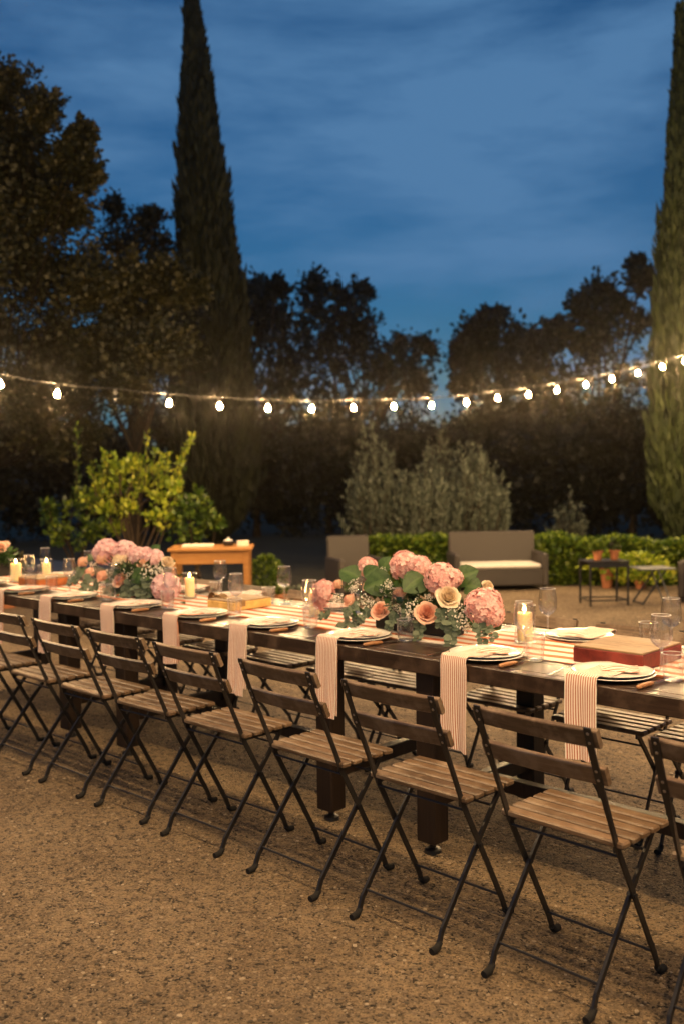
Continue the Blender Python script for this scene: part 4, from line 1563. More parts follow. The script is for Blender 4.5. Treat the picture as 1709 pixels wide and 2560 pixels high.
gy = [(1020, 310, 55, .48), (890, 300, 48, .50), (1060, 330, 48, .48), (760, 310, 40, .5), (900, 340, 44, .48), (1100, 300, 44, .5), (640, 260, 34, .55)]
arrangement(r2, C2, .18, REG1, 5.45, hyd, ros, lvs, eu, gy, .19)

# third arrangement, mostly outside the picture
C3 = Vector((-6.47, .58, TZ + .008))
r3 = thing('flower_arrangement', 'peach rose arrangement at the table end past the pair of candles', 'centrepiece', C3, 0.0)
MB().box((0, 0, .045), (.26, .12, .09), None, .006).build('planter', 'planter_black', r3)
for dx, dy, dz, s_, mt in ((.12, -.02, .20, .045, 'peach_petal'), (.05, -.07, .17, .045, 'coral_petal'), (-.04, -.06, .2, .045, 'cream_petal'), (-.1, .0, .18, .045, 'peach_petal'), (.03, .05, .21, .045, 'peach_petal')):
    place_flower(r3, (0, 0, 0), 'rose', ROSES[mt][0], (dx, dy, dz), s_, (dx * 2, dy * 2 - .2, dz))
    MB().tube([(dx * .5, dy * .3, .06), (dx, dy, dz)], .0028, 6, False).build('flower_stem', 'stem_green', r3, True)
n = 260
Pn = np.stack([NP.uniform(-.15, .15, n), NP.normal(0, .05, n), NP.uniform(.06, .17, n)], 1)
link('filler_foliage', quads_mesh('filler_foliage', leaf_quads(Pn, unit(Pn), .055, .03, .5), 'hydrangea_leaf', NP.random(n) * .7), None, r3, kind='stuff')

# a loose leaf on the runner by the small candle
lf = link('fallen_leaf', LEAVES[1], None)
lf.location = (-4.20, .50, TZ + .014); lf.scale = (.04, .04, .04)
tag(lf, 'small green leaf fallen on the runner beside the domed arrangement', 'leaf')


# ------------------------------------------------------------------ festoon strings
bulb_me = MB().lathe([(.007, .0), (.010, -.009), (.0155, -.019), (.020, -.030), (.0212, -.039), (.0195, -.049), (.0135, -.057), (.006, -.0615), (.0005, -.062)][::-1], 10, (0, 0, 0), True, True).mesh('bulb')
bulb_me.materials.append(M['lit_bulb'])
bulb_me.polygons.foreach_set('use_smooth', [True] * len(bulb_me.polygons))
dead_me = bulb_me.copy()
dead_me.materials.clear(); dead_me.materials.append(M['thin_glass'])
sock_me = MB().lathe([(.004, .035), (.013, .03), (.0155, .005), (.0155, -.012), (.012, -.016)][::-1], 12, (0, 0, 0), True, True).mesh('socket')
sock_me.materials.append(M['cable'])
sock_me.polygons.foreach_set('use_smooth', [True] * len(sock_me.polygons))
fil_me = MB().tube([(-.008, 0, -.03), (-.004, 0, -.06), (0, 0, -.04), (.004, 0, -.06), (.008, 0, -.03)], .0012, 5).mesh('filament')
fil_me.materials.append(M['rivet_metal'])


def festoon(label, pts, dead=(), skip_bulbs=(), sag=0.03):
    """pts: points along the cable; a bulb hangs from each"""
    P0 = Vector(pts[0])
    root = thing('festoon_string', label, 'string lights', P0, 0.0)
    cable = []
    for i, p in enumerate(pts):
        p = Vector(p)
        cable.append(p - P0)
        if i + 1 < len(pts):
            q = Vector(pts[i + 1])
            cable.append((p + q) / 2 - P0 - Vector((0, 0, sag * .3)))
    MB().tube(cable, .004, 6).build('cable', 'cable', root, True)
    for i, p in enumerate(pts):
        if i in skip_bulbs:
            continue
        off = Vector(p) - P0 + Vector((0, 0, -.038))
        s_ = link('socket', sock_me, None, root, loc=off)
        s_.rotation_euler = (rng.uniform(-.14, .14), rng.uniform(-.14, .14), rng.uniform(0, 6))
        b_ = link('bulb', dead_me if i in dead else bulb_me, None, s_, loc=(0, 0, -.012))
        if i in dead:
            b_['label'] = 'clear bulb that is not lit'
            link('filament', fil_me, None, s_, loc=(0, 0, -.012))


BPX = [(0, 965), (144, 989), (289, 1000), (424, 1012), (549, 1019), (670, 1024), (781, 1026), (882, 1023), (982, 1020), (1078, 1017), (1164, 1009), (1242, 998), (1320, 990), (1393, 978), (1463, 965), (1529, 950), (1593, 935), (1654, 920)]
SP = 0.5
kk = SP / math.hypot(.0532529, .0385309)
vis = []
for i, (x, y) in enumerate(BPX):
    vis.append(Vector(dep(x, y, kk * (1 + .0385309 * i))) + Vector((0, 0, .098)))
step = (vis[0] - vis[3]) / 3
left = []
for k in range(1, 6):
    p = vis[0] + Vector((step.x, step.y, 0)) * k
    p.z = vis[0].z + .055 * k + .008 * k * k
    left.append(p)
stepr = (vis[-1] - vis[-3]) / 2
right = [vis[-1] + stepr * (k) + Vector((0, 0, .01 * k * k)) for k in range(1, 4)]
run1 = left[::-1] + vis + right
festoon('string of warm bulbs in front of the trees, one of them not lit', run1, dead=(len(left) + 2,), skip_bulbs=(0, len(run1) - 1))


def span(a, b_, n, sag):
    a = Vector(a); b_ = Vector(b_)
    return [a.lerp(b_, i / n) - Vector((0, 0, sag * (1 - (2 * i / n - 1) ** 2))) for i in range(n + 1)]


PR = run1[-1]; PL = run1[0]
PC = Vector((1.9, -4.6, 3.7))
PA = Vector((-7.4, -1.1, 4.1))
PB = Vector((3.6, -.8, 3.9))
festoon('unseen string of warm bulbs running along the right side of the court', span(PR + Vector((.06, -.02, -.1)), PC, 24, .55), skip_bulbs=(0, 24))  # out-of-view string added to light the table; course follows the leg shadows
festoon('added unseen string of warm bulbs passing overhead above the chairs on the gravel side', span(PA, PB, 22, .30), skip_bulbs=(0, 22))  # string added out of view to light napkins, chairs and foreground
for nm, p, h in (('past the hedge', PR, .25), ('at the far left corner', PL, .35), ('by the near corner', PC, .2), ('beyond the table end', PA, .2), ('beside the near end of the court', PB, .2)):
    q = Vector((p.x, p.y, 0))
    o = thing('light_post', f'round wooden post holding the bulb strings {nm}', 'post', q, 0, 'posts holding the bulb strings')
    MB().tube([(0, 0, -.15), (.01, 0, 1.5), (0, 0, p.z + h)], [.055, .05, .045], 12).build('pole', 'post_wood', o, True)
    MB().tube([(0, 0, p.z + .02), (0, .07, p.z + .02)], .008, 8).build('hook', 'black_metal', o, True)


# ------------------------------------------------------------------ wicker seats, side tables, pots
def wicker_seat(name, label, cat, base, width, facing, cushion):
    """base: ground point at the middle of the seat; facing: rotation"""
    o = thing(name, label, cat, base, facing)
    D = .62
    hw = width / 2
    arm = .075
    MB().box((0, 0, .165), (width - .03, D - .05, .21), None, .015).build('seat_base', 'wicker', o, True)
    rot = Matrix.Rotation(math.radians(-7), 3, 'X')
    MB().box((0, D / 2 - .04, .475), (width - .055, .065, .45), rot, .015).build('backrest', 'wicker', o, True)
    for s_ in (-1, 1):
        MB().box((s_ * (hw - arm / 2), -.015, .255), (arm, D - .02, .40), None, .018).build('armrest', 'wicker', o, True)
        for y in (-D / 2 + .06, D / 2 - .06):
            MB().box((s_ * (hw - .045), y, .03), (.04, .04, .06), None, .005).build('leg', 'black_metal', o)
    if cushion:
        MB().box((0, -.05, .298), (width - 2 * arm - .012, D - .13, .055), None, .022).build('seat_cushion', 'cushion', o, True)
    return o


def ground(x, t):
    p = dep(x, 1186, t)
    return (float(p[0]), float(p[1]), 0.0)


face = -YAW          # turned so that the seat looks back at the table
wicker_seat('wicker_sofa', 'dark brown woven sofa with a pale seat cushion before the hedge', 'sofa', ground(1238, 12.0), 1.16, face + .06, True)
wicker_seat('wicker_armchair', 'dark brown woven armchair with a tall back before the dark trees', 'armchair', ground(884, 11.5), .58, face + .3, False)
wicker_seat('wicker_armchair', 'dark brown woven armchair past the small grey table', 'armchair', ground(1795, 10.6), .75, face - .5, True)

# pine side table
p0 = ground(527, 9.45)
o = thing('side_table', 'orange pine side table with papers on it near the cypress', 'side table', p0, face + .05)
for k in range(4):
    MB().box((0, -.21 + .14 * k, .742), (.80, .138, .026), None, .003).build('plank', 'pine_wood', o)
for sy in (-1, 1):
    MB().box((0, sy * .235, .665), (.66, .022, .125), None, .003).build('apron', 'pine_wood', o)
for sx in (-1, 1):
    MB().box((sx * .335, 0, .665), (.022, .42, .125), None, .003).build('apron', 'pine_wood', o)
    for sy in (-1, 1):
        MB().box((sx * .345, sy * .225, .365), (.055, .055, .728), None, .005).build('leg', 'pine_wood', o)
rotz = Matrix.Rotation(face + .05, 3, 'Z')


def on_table(dx, dy, z=.7555):
    v_ = rotz @ Vector((dx, dy, 0))
    return (p0[0] + v_.x, p0[1] + v_.y, z)


q = thing('paper_stack', 'low stack of cream papers on the pine side table', 'papers', on_table(-.13, -.05), face + .1)
for k in range(4):
    MB().box((rng.uniform(-.006, .006), rng.uniform(-.006, .006), .003 + .0058 * k), (.30, .21, .0055), None, 0).build('sheet', 'paper', q)
q = thing('lidded_pot', 'small dark pot with a pale lid knob on the pine side table', 'pot', on_table(.16, .02), 0)
MB().lathe([(.04, 0), (.055, .015), (.058, .04), (.045, .052)], 18, (0, 0, 0), True, True).build('body', 'dark_ceramic', q, True)
MB().lathe([(.046, .0525), (.03, .062), (.008, .066), (.012, .076), (.006, .084), (.0005, .085)], 14, (0, 0, 0), True, True).build('lid', 'stone_white', q, True)
q = thing('card_box', 'small white card box on the pine side table', 'box', on_table(.30, .0), face + .2)
MB().box((0, 0, .022), (.11, .08, .044), None, .003).build('body', 'paper', q)
MB().box((0, 0, .047), (.114, .084, .008), None, .002).build('lid', 'paper', q)


def pot_prof(R, H):
    return [(R * .66, 0), (R * .72, H * .1), (R * .9, H * .78), (R * 1.04, H * .79), (R * 1.06, H), (R * .93, H), (R * .88, H * .9), (R * .3, H * .88), (.001, H * .88)]


def potted(name, label, base, R, H, mat, leaf_l, leaf_w, nleaf, spread, height, updir=.8, z=0.0):
    o = thing(name, label, 'potted plant', (base[0], base[1], z + .001), rng.uniform(0, 6))
    MB().lathe(pot_prof(R, H), 24, (0, 0, 0), True, True).build('pot', 'terracotta', o, True)
    MB().lathe([(R * .88, H * .885), (R * .5, H * .92), (.001, H * .93)], 16, (0, 0, 0), False, True).build('soil', 'soil', o, True)
    n = nleaf
    a = NP.uniform(0, 6.283, n); q_ = np.sqrt(NP.random(n)) * spread; zz = NP.random(n)
    prof = np.sqrt(np.maximum(0.03, 1 - (zz * 1.0) ** 2.2))
    P_ = np.stack([np.cos(a) * q_ * prof, np.sin(a) * q_ * prof, H * .9 + zz * height], 1)
    D_ = unit(np.stack([np.cos(a), np.sin(a), np.full(n, updir)], 1))
    link('foliage', quads_mesh('foliage', leaf_quads(P_, D_, NP.uniform(.7, 1.2, n) * leaf_l, NP.uniform(.7, 1.2, n) * leaf_w, .45), mat), None, o)
    st = MB()
    for k in range(9):
        an = k * .7; e_ = spread * .6
        st.tube([(0.01 * math.cos(an), .01 * math.sin(an), H * .88), (e_ * .4 * math.cos(an), e_ * .4 * math.sin(an), H * .9 + height * .5), (e_ * math.cos(an), e_ * math.sin(an), H * .9 + height * .85)], [.006, .004, .002], 5)
    st.build('stem', 'stem_green', o, True)
    return o


gpt = ground(462, 9.9)
potted('potted_shrub', 'terracotta pot with a low dark plant under the pine side table', gpt, .17, .30, 'dark_leaf', .06, .03, 300, .16, .14)
potted('potted_shrub', 'terracotta pot with a rounded grey-green bush beside the pine side table', ground(735, 9.6), .16, .24, 'olive_leaf', .05, .018, 100, .12, .1)
potted('potted_shrub', 'rounded green bush in a terracotta pot right of the pine side table', ground(662, 10.0), .17, .22, 'hedge_leaf', .05, .022, 1300, .24, .40, 1.2)
potted('potted_shrub', 'low rusty-leaved plant in a pot at the far end of the table', ground(2, 10.8), .2, .34, 'oak_leaf', .07, .04, 700, .3, .35)


# black plant stand
def frame_stand(base, rz, w, d, h, label):
    o = thing('plant_stand', label, 'plant stand', base, rz)
    for sx in (-1, 1):
        for sy in (-1, 1):
            MB().box((sx * w / 2, sy * d / 2, h / 2), (.02, .02, h), None, .002).build('leg', 'black_metal', o)
        MB().box((sx * w / 2, 0, .06), (.014, d - .02, .014), None, 0).build('stretcher', 'black_metal', o)
    MB().box((0, 0, h + .006), (w + .03, d + .03, .014), None, .003).build('top', 'black_metal', o)
    for sy in (-1, 1):
        MB().box((0, sy * d / 2, h - .03), (w - .02, .014, .05), None, 0).build('apron', 'black_metal', o)
        MB().box((0, sy * d / 2, .06), (w - .02, .012, .012), None, 0).build('stretcher', 'black_metal', o)
    return o


sb = ground(1508, 10.45)
frame_stand(sb, face + .12, .42, .30, .47, 'black metal stand with thin legs carrying two small pots')
rz2 = Matrix.Rotation(face + .12, 3, 'Z')
for dx, mat, lbl, n_, hh_, sp_, ll in ((-.07, 'hedge_leaf', 'small terracotta pot with a tuft of green herbs on the black stand', 420, .10, .085, .045), (.12, 'dark_leaf', 'small terracotta pot with a sparse dark plant on the black stand', 60, .08, .06, .04)):
    v_ = rz2 @ Vector((dx, 0, 0))
    potted('potted_herb', lbl, (sb[0] + v_.x, sb[1] + v_.y), .058, .105, mat, ll, .018, n_, sp_, hh_, 1.2, .484)
# small grey folding table
o = thing('garden_table', 'small grey metal folding table with slanted legs by the hedge', 'table', ground(1630, 10.5), face + .1)
MB().box((0, 0, .385), (.40, .34, .016), None, .004).build('top', 'grey_metal', o)
for sy in (-1, 1):
    MB().strip([(-.17, sy * .13, .0), (.10, sy * .12, .378)], [.018] * 2, [.012] * 2, [(0, 1, 0)] * 2).build('leg', 'black_metal', o)
    MB().strip([(.17, sy * .10, .0), (.02, sy * .105, .378)], [.018] * 2, [.012] * 2, [(0, 1, 0)] * 2).build('leg', 'grey_metal', o)
MB().tube([(-.16, -.13, .012), (-.16, .13, .012)], .007, 6).build('stretcher', 'black_metal', o)
# terracotta urn with a pale green plant
potted('potted_plant', 'tall terracotta pot with a spreading pale green plant behind the black stand', ground(1516, 11.9), .085, .24, 'citrus_leaf', .08, .045, 420, .26, .24, .4)
potted('potted_plant', 'low bushy pale green plant in a pot beside the grey folding table', ground(1600, 11.8), .08, .10, 'citrus_leaf', .08, .05, 700, .40, .32, .5)


# ------------------------------------------------------------------ hedge
def hedge(label, A, B, depth, H, mat, n, seed, leaf=(.075, .055)):
    g_ = np.random.default_rng(seed)
    A = np.array(A); B = np.array(B)
    Lh = np.linalg.norm(B - A)
    ang = math.atan2(B[1] - A[1], B[0] - A[0])
    o = thing('hedge', label, 'hedge', (A[0], A[1], 0), ang)
    mb = MB()
    for k in range(int(Lh / .35)):
        x = .2 + k * .35
        mb.tube([(x, 0, 0), (x + g_.uniform(-.05, .05), g_.uniform(-.1, .1), H * .5), (x + g_.uniform(-.15, .15), g_.uniform(-.15, .15), H * .9)], [.018, .012, .005], 5)
    mb.build('branches', 'bark', o)
    # volume of leaves, denser at the surface
    x = g_.uniform(-.05, Lh + .05, n)
    top = H * (1 + .05 * np.sin(x * 3.1) + .04 * np.sin(x * 7.7 + 1))
    face_ = g_.random(n)
    y = np.where(face_ < .62, -depth / 2 + np.abs(g_.normal(0, .06, n)), g_.uniform(-depth / 2, depth / 2, n))
    z = np.where(face_ < .62, g_.uniform(.02, 1, n) * top, top - np.abs(g_.normal(0, .07, n)))
    y = y + .07 * np.sin(x * 4.3 + z * 5) * (y < 0)
    P_ = np.stack([x, y, np.maximum(z, .02)], 1)
    D_ = np.stack([g_.normal(0, .5, n), np.where(face_ < .62, -.7, -.2), np.where(face_ < .62, .1, .8)], 1)
    s_ = g_.uniform(.6, 1.25, n)
    link('foliage', quads_mesh('foliage', leaf_quads(P_, D_, leaf[0] * s_, leaf[1] * s_, .6), mat), None, o)
    return o


hp = lambda x, t: dep(x, 1186, t)[:2]
hedge('low clipped green hedge behind the woven sofa', hp(925, 12.9), hp(1400, 12.75), .6, .56, 'hedge_leaf', 15000, 3)
hedge('low green hedge behind the black plant stand', hp(1385, 12.6), hp(1800, 12.3), .6, .54, 'hedge_leaf', 14000, 4)


# ------------------------------------------------------------------ trees
def grow(root, blobs, base, trunk_r, leaf, leaf_n, mat, bark='bark', seed=0, flat=.85, twigs=34, limb=1.0, updir=.3, low=.8):
    """trunk with limbs to every leafy clump; each clump is twigs carrying leaves"""
    g_ = np.random.default_rng(seed)
    base = np.array(base)
    tr = MB(); lm = MB()
    cen = np.mean([b_[0] for b_ in blobs], 0)
    fork = np.array([base[0] * .55 + cen[0] * .45, base[1] * .55 + cen[1] * .45, max(low, base[2] + (cen[2] - base[2]) * .35) if low > .5 else low])
    loc = lambda p: Vector(p) - Vector(base)
    mid = (base + fork) / 2 + np.array([trunk_r * .6, -trunk_r * .3, 0])
    tr.tube([loc(base - [0, 0, .1]), loc(base + [0, 0, .25]), loc(mid), loc(fork)], [trunk_r * 1.5, trunk_r * 1.1, trunk_r, trunk_r * .8], 12)
    tr.build('trunk', bark, root, True)
    LP_, LD_, LS_, LT_ = [], [], [], []
    for c, R_ in blobs:
        c = np.array(c)
        m1 = fork + (c - fork) * .5 + g_.normal(0, .08, 3) * np.linalg.norm(c - fork)
        lm.tube([loc(fork), loc(m1), loc(c)], [trunk_r * .34 * limb, trunk_r * .2 * limb, trunk_r * .1 * limb], 7)
        for k in range(twigs):
            d = unit(g_.normal(0, 1, 3)) * np.array([1, 1, flat])
            far = g_.random() < .3
            e_ = c + d * R_ * (g_.uniform(1.1, 1.5) if far else g_.uniform(.5, 1.02))
            s0 = c + d * R_ * g_.uniform(.0, .35)
            if k % 2 == 0:
                mm = (s0 + e_) / 2 + g_.normal(0, .05, 3) * R_
                lm.tube([loc(s0), loc(mm), loc(e_)], [trunk_r * .09, trunk_r * .06, trunk_r * .02], 4, False)
            nl = int(leaf_n * g_.uniform(.5, 1.5) * (.5 if far else 1))
            q_ = g_.uniform(.15, 1.05, nl)[:, None]
            sp = R_ * (.11 if far else .20)
            LP_.append(s0 + (e_ - s0) * q_ + g_.normal(0, sp, (nl, 3)) * (.45 + .55 * q_))
            LD_.append(unit((e_ - s0)[None] + np.array([0, 0, updir * R_])[None] + g_.normal(0, .3 * R_, (nl, 3))))
            LS_.append(g_.uniform(.6, 1.25, nl))
            LT_.append(np.clip(g_.random() * .75 + g_.random(nl) * .35 - .05, 0, 1))
    lm.build('limbs', bark, root, True)
    P_ = np.concatenate(LP_) - base; D_ = np.concatenate(LD_); S_ = np.concatenate(LS_)
    link('crown', quads_mesh('crown', leaf_quads(P_, D_, leaf[0] * S_, leaf[1] * S_, .6), mat, np.concatenate(LT_)), None, root)


def blobs_px(lst, t, jit=0.0, seed=0):
    g_ = np.random.default_rng(seed)
    return [(dep(x, y, t + g_.uniform(-jit, jit)), r_ / F_PX * t) for x, y, r_ in lst]


# big leafy tree at the left
t_ = 13.5
o = thing('oak_tree', 'large brown-green leafy tree lit from below beside the dark second tree', 'tree', ground(-190, t_), 0)
grow(o, blobs_px([(0, 210, 75), (-70, 270, 120), (50, 330, 75), (110, 280, 45), (0, 420, 120), (110, 430, 95), (185, 400, 50), (200, 335, 30), (215, 440, 35), (60, 540, 120), (160, 520, 70), (-100, 480, 170), (0, 660, 150), (130, 690, 120),
                  (240, 740, 110), (330, 700, 75), (340, 800, 110), (430, 700, 65), (480, 720, 36), (380, 880, 85), (440, 860, 40), (240, 880, 120), (110, 850, 130), (-40, 820, 150), (60, 980, 120), (180, 1000, 95), (110, 1090, 60), (200, 1090, 55), (300, 960, 60), (-120, 700, 190)], t_, .9, 2),
     ground(-190, t_), .12, (.075, .054), 125, 'oak_leaf', 'dark_bark', seed=21, twigs=38, limb=.4)
# second tree
t_ = 19
o = thing('broadleaf_tree', 'dark leafy tree between the big brown tree and tall cypress', 'tree', ground(330, t_), 0)
grow(o, blobs_px([(300, 600, 80), (290, 520, 34), (350, 570, 55), (390, 620, 60), (260, 640, 80), (330, 700, 110), (420, 700, 60), (430, 800, 90), (330, 840, 120), (400, 950, 120), (250, 960, 120), (380, 540, 26)], t_, .8, 3),
     ground(330, t_), .16, (.10, .065), 34, 'dark_leaf', seed=22, twigs=26)
# background trees
t_ = 30
o = thing('broadleaf_tree', 'dark open-crowned tree right behind the tall cypress with sky showing through', 'tree', ground(690, t_), 0)
grow(o, blobs_px([(640, 740, 50), (630, 820, 90), (690, 800, 70), (720, 880, 110), (640, 930, 120), (740, 980, 130), (660, 1050, 140), (690, 720, 28)], t_, 1.5, 4), ground(690, t_), .25, (.22, .15), 30, 'dark_leaf', seed=23, twigs=26)
t_ = 32
o = thing('broadleaf_tree', 'dark airy tree with a forked top in the gap between the cypresses', 'tree', ground(850, t_), 0)
grow(o, blobs_px([(790, 715, 38), (780, 770, 55), (850, 740, 45), (910, 730, 26), (850, 800, 75), (800, 850, 80), (900, 830, 60), (870, 900, 90), (940, 910, 70), (1000, 870, 50), (1060, 870, 42), (1010, 930, 75), (830, 1000, 120), (950, 1000, 90), (1040, 970, 50), (880, 1090, 130), (1000, 1110, 120)], t_, 1.6, 5),
     ground(850, t_), .26, (.22, .15), 22, 'dark_leaf', seed=24, twigs=24)
t_ = 29
o = thing('broadleaf_tree', 'dark rounded tree right of the sky gap above the hill', 'tree', ground(1260, t_), 0)
grow(o, blobs_px([(1225, 790, 40), (1190, 830, 45), (1240, 850, 70), (1150, 880, 42), (1300, 850, 60), (1190, 920, 70), (1280, 930, 90), (1160, 960, 40), (1370, 850, 50), (1340, 900, 80), (1240, 1010, 100), (1350, 1010, 110), (1180, 1100, 110), (1300, 1120, 130), (1390, 820, 28)], t_, 1.5, 6),
     ground(1260, t_), .25, (.21, .14), 30, 'dark_leaf', seed=25, twigs=26)
t_ = 25
o = thing('broadleaf_tree', 'brownish leafy tree beside the lit cypress at the hedge', 'tree', ground(1480, t_), 0)
grow(o, blobs_px([(1450, 760, 36), (1500, 730, 48), (1550, 770, 50), (1480, 800, 60), (1430, 860, 60), (1530, 850, 90), (1600, 700, 36), (1590, 660, 26), (1610, 800, 60), (1440, 950, 110), (1560, 950, 110), (1400, 1060, 110), (1500, 1080, 140), (1600, 1080, 110), (1440, 1190, 120), (1560, 1200, 130)], t_, 1.3, 7),
     ground(1480, t_), .2, (.16, .11), 30, 'oak_leaf', seed=26, twigs=26)
# dense dark planting that closes the view under the trees
for i, (x, t2, w_) in enumerate([(-60, 21, 190), (160, 22, 180), (380, 23.5, 170), (640, 23, 170), (820, 24, 170), (1010, 23, 170), (1210, 24, 180), (1400, 21, 170), (1580, 20, 170), (1780, 20, 190)]):
    lab = ['dark bush under the left edge of the big brown tree', 'dark bush in the shade under the big brown tree', 'dark bush left of the tall cypress foot', 'dark bush right of the tall cypress foot',
           'dark bush behind the woven armchair', 'dark bush directly behind the olive shrubs', 'dark bush right of the olive shrubs', 'dark bush under the brownish leafy tree', 'dark bush next to the lit cypress', 'dark bush behind the lit cypress'][i]
    o = thing('dark_bush', lab, 'bush', ground(x, t2), 0, 'dark bushes closing the garden')
    grow(o, blobs_px([(x - 70, 1260, 100), (x + 70, 1260, 100), (x, 1180, 110), (x - 80, 1130, 90), (x + 80, 1120, 90), (x, 1080 + 30 * (i % 2), 80)], t2, .6, 30 + i), ground(x, t2), .08, (.15, .10), 48, 'dark_leaf', seed=50 + i, twigs=26)


# cypresses
def cypress(label, base, H, Rm, n, seed, mat='cypress_leaf', lean=(0, 0), leafs=(.26, .06)):
    g_ = np.random.default_rng(seed)
    o = thing('cypress_tree', label, 'tree', base, 0)
    MB().tube([(0, 0, -.1), (0, 0, .8), (lean[0] * .5, lean[1] * .5, H * .5), (lean[0], lean[1], H * .93)], [.16, .13, .09, .02], 10).build('trunk', 'bark', o, True)
    def rad(z):
        s_ = z / H
        low = np.clip(s_ / .12, 0, 1) ** .5
        return Rm * low * np.clip(1 - ((s_ - .12) / .88).clip(0, 1) ** 1.25, 0, 1) ** .95 + .03
    # streaky upright sprays: plumes that start inside and rise along the surface
    npl = n // 26
    zp = H * (g_.random(npl) ** 1.15) * .97 + .15
    ap = g_.uniform(0, 6.283, npl)
    P_, D_, T_ = [], [], []
    k = 26
    plume_h = np.where(zp > .8 * H, .5, .8)
    q_ = g_.random((npl, k))
    z_ = zp[:, None] + q_ * plume_h[:, None]
    rr = rad(np.minimum(z_, H)) * (.90 + .14 * q_ + g_.normal(0, .035, (npl, k))) * (1 + .09 * np.sin(ap * 3 + zp * 1.1) + .07 * np.sin(ap * 5 + zp * 2.3) + .05 * np.sin(ap * 11 + zp * 3))[:, None]
    stray = np.where(g_.random(npl) < .10, g_.uniform(1.06, 1.22, npl), 1.0)
    rr = rr * (1 + (stray[:, None] - 1) * q_)
    a_ = ap[:, None] + g_.normal(0, .07, (npl, k)) * (Rm / np.maximum(rr, .05)) ** .5
    X = rr * np.cos(a_) + lean[0] * (z_ / H) ** 1.5; Y = rr * np.sin(a_) + lean[1] * (z_ / H) ** 1.5
    P_ = np.stack([X, Y, np.minimum(z_, H + g_.uniform(-.1, .35, (npl, k)))], -1).reshape(-1, 3)
    D_ = np.stack([.12 * np.cos(a_), .12 * np.sin(a_), np.ones_like(a_)], -1).reshape(-1, 3)
    tone = np.repeat(g_.random(npl) * .75, k) + g_.random(npl * k) * .25
    s_ = g_.uniform(.6, 1.3, npl * k)
    link('crown', quads_mesh('crown', leaf_quads(P_, D_, leafs[0] * s_, leafs[1] * s_, .13, .05), mat, tone), None, o)
    # inner branchwood that keeps the column dense
    mb = MB()
    zs = np.linspace(.1, H * .985, 40)
    mb.lathe([(max(.01, float(rad(np.array(z)) * .80)), float(z)) for z in zs], 18, (0, 0, 0), True, True)
    me = tone_mesh(mb, 'inner_foliage', mat, g_.random(len(mb.f)) * .3)
    v_ = np.zeros(len(me.vertices) * 3, dtype=np.float32); me.vertices.foreach_get('co', v_); v_ = v_.reshape(-1, 3)
    v_[:, 0] += lean[0] * (np.maximum(v_[:, 2], 0) / H) ** 1.5; v_[:, 1] += lean[1] * (np.maximum(v_[:, 2], 0) / H) ** 1.5
    v_ += g_.normal(0, .03, v_.shape)
    me.vertices.foreach_set('co', v_.reshape(-1)); me.update()
    link('inner_foliage', me, None, o)
    return o


b1 = Vector(ground(545, 20))
tip = Vector(dep(476, -30, 20))
ln = tip - b1
cypress('tall slender dark cypress rising alone into the sky', b1, tip.z, .79, 42000, 60, 'dark_cypress_leaf', lean=(ln.x, ln.y))
b2 = Vector(ground(1738, 15.2))
tip = Vector(dep(1702, 80, 15.2))
ln = tip - b2
cypress('stout cypress with a lit green foot at the end of the hedge', b2, tip.z, .62, 42000, 61, 'green_cypress_leaf', lean=(ln.x, ln.y), leafs=(.2, .05))


# olive shrubs
def shooty(name, label, cat, base, H, W, nshoot, mat, leaf, per, seed, bark='bark', spread=.6, group=None, bare=.2):
    g_ = np.random.default_rng(seed)
    o = thing(name, label, cat, base, 0, group)
    tr = MB()
    P_, D_, S_ = [], [], []
    for k in range(nshoot):
        a = g_.uniform(0, 6.283); q_ = math.sqrt(g_.random())
        r_ = q_ * W
        h = H * (1 - .55 * q_ ** 1.6) * g_.uniform(.72, 1.04)
        p0_ = np.array([.05 * math.cos(a), .05 * math.sin(a), .05])
        p1_ = np.array([r_ * .75 * math.cos(a), r_ * .75 * math.sin(a), h * .42])
        p2_ = np.array([r_ * math.cos(a), r_ * math.sin(a), h]) + g_.normal(0, .05, 3)
        tr.tube([p0_, p1_, p2_], [.014, .009, .002], 5, False)
        s_ = g_.uniform(bare, 1, per)[:, None]
        pt = (1 - s_) ** 2 * p0_ + 2 * s_ * (1 - s_) * p1_ + s_ ** 2 * p2_
        tg = unit(2 * (1 - s_) * (p1_ - p0_) + 2 * s_ * (p2_ - p1_))
        side = unit(g_.normal(0, 1, (per, 3)))
        P_.append(pt + side * .06 * W * (1 - s_ * .5)); D_.append(unit(tg + side * spread)); S_.append(g_.uniform(.6, 1.2, per))
    tr.build('trunk', bark, o)
    S_ = np.concatenate(S_)
    link('crown', quads_mesh('crown', leaf_quads(np.concatenate(P_), np.concatenate(D_), leaf[0] * S_, leaf[1] * S_, .25), mat), None, o)
    return o


G = 'olive shrubs behind the hedge'
shooty('olive_shrub', 'tallest narrow grey-green olive shrub, left end of its group', 'shrub', ground(935, 14.6), 2.28, .52, 85, 'olive_leaf', (.085, .022), 110, 70, group=G)
shooty('olive_shrub', 'low rounded grey-green olive shrub in the middle of its group', 'shrub', ground(1055, 14.3), 1.78, .55, 85, 'olive_leaf', (.085, .022), 110, 71, group=G)
shooty('olive_shrub', 'broad grey-green olive shrub, right end of its group', 'shrub', ground(1180, 14.6), 2.06, .58, 95, 'olive_leaf', (.085, .022), 110, 72, group=G)
shooty('olive_shrub', 'dim olive shrub standing behind the other three', 'shrub', ground(1095, 16.2), 2.35, .5, 70, 'olive_leaf', (.085, .022), 95, 73, group=G)
shooty('garden_shrub', 'small sparse shrub in the dark behind the right-hand hedge', 'shrub', ground(1420, 16.5), 1.15, .35, 30, 'olive_leaf', (.08, .025), 50, 74)

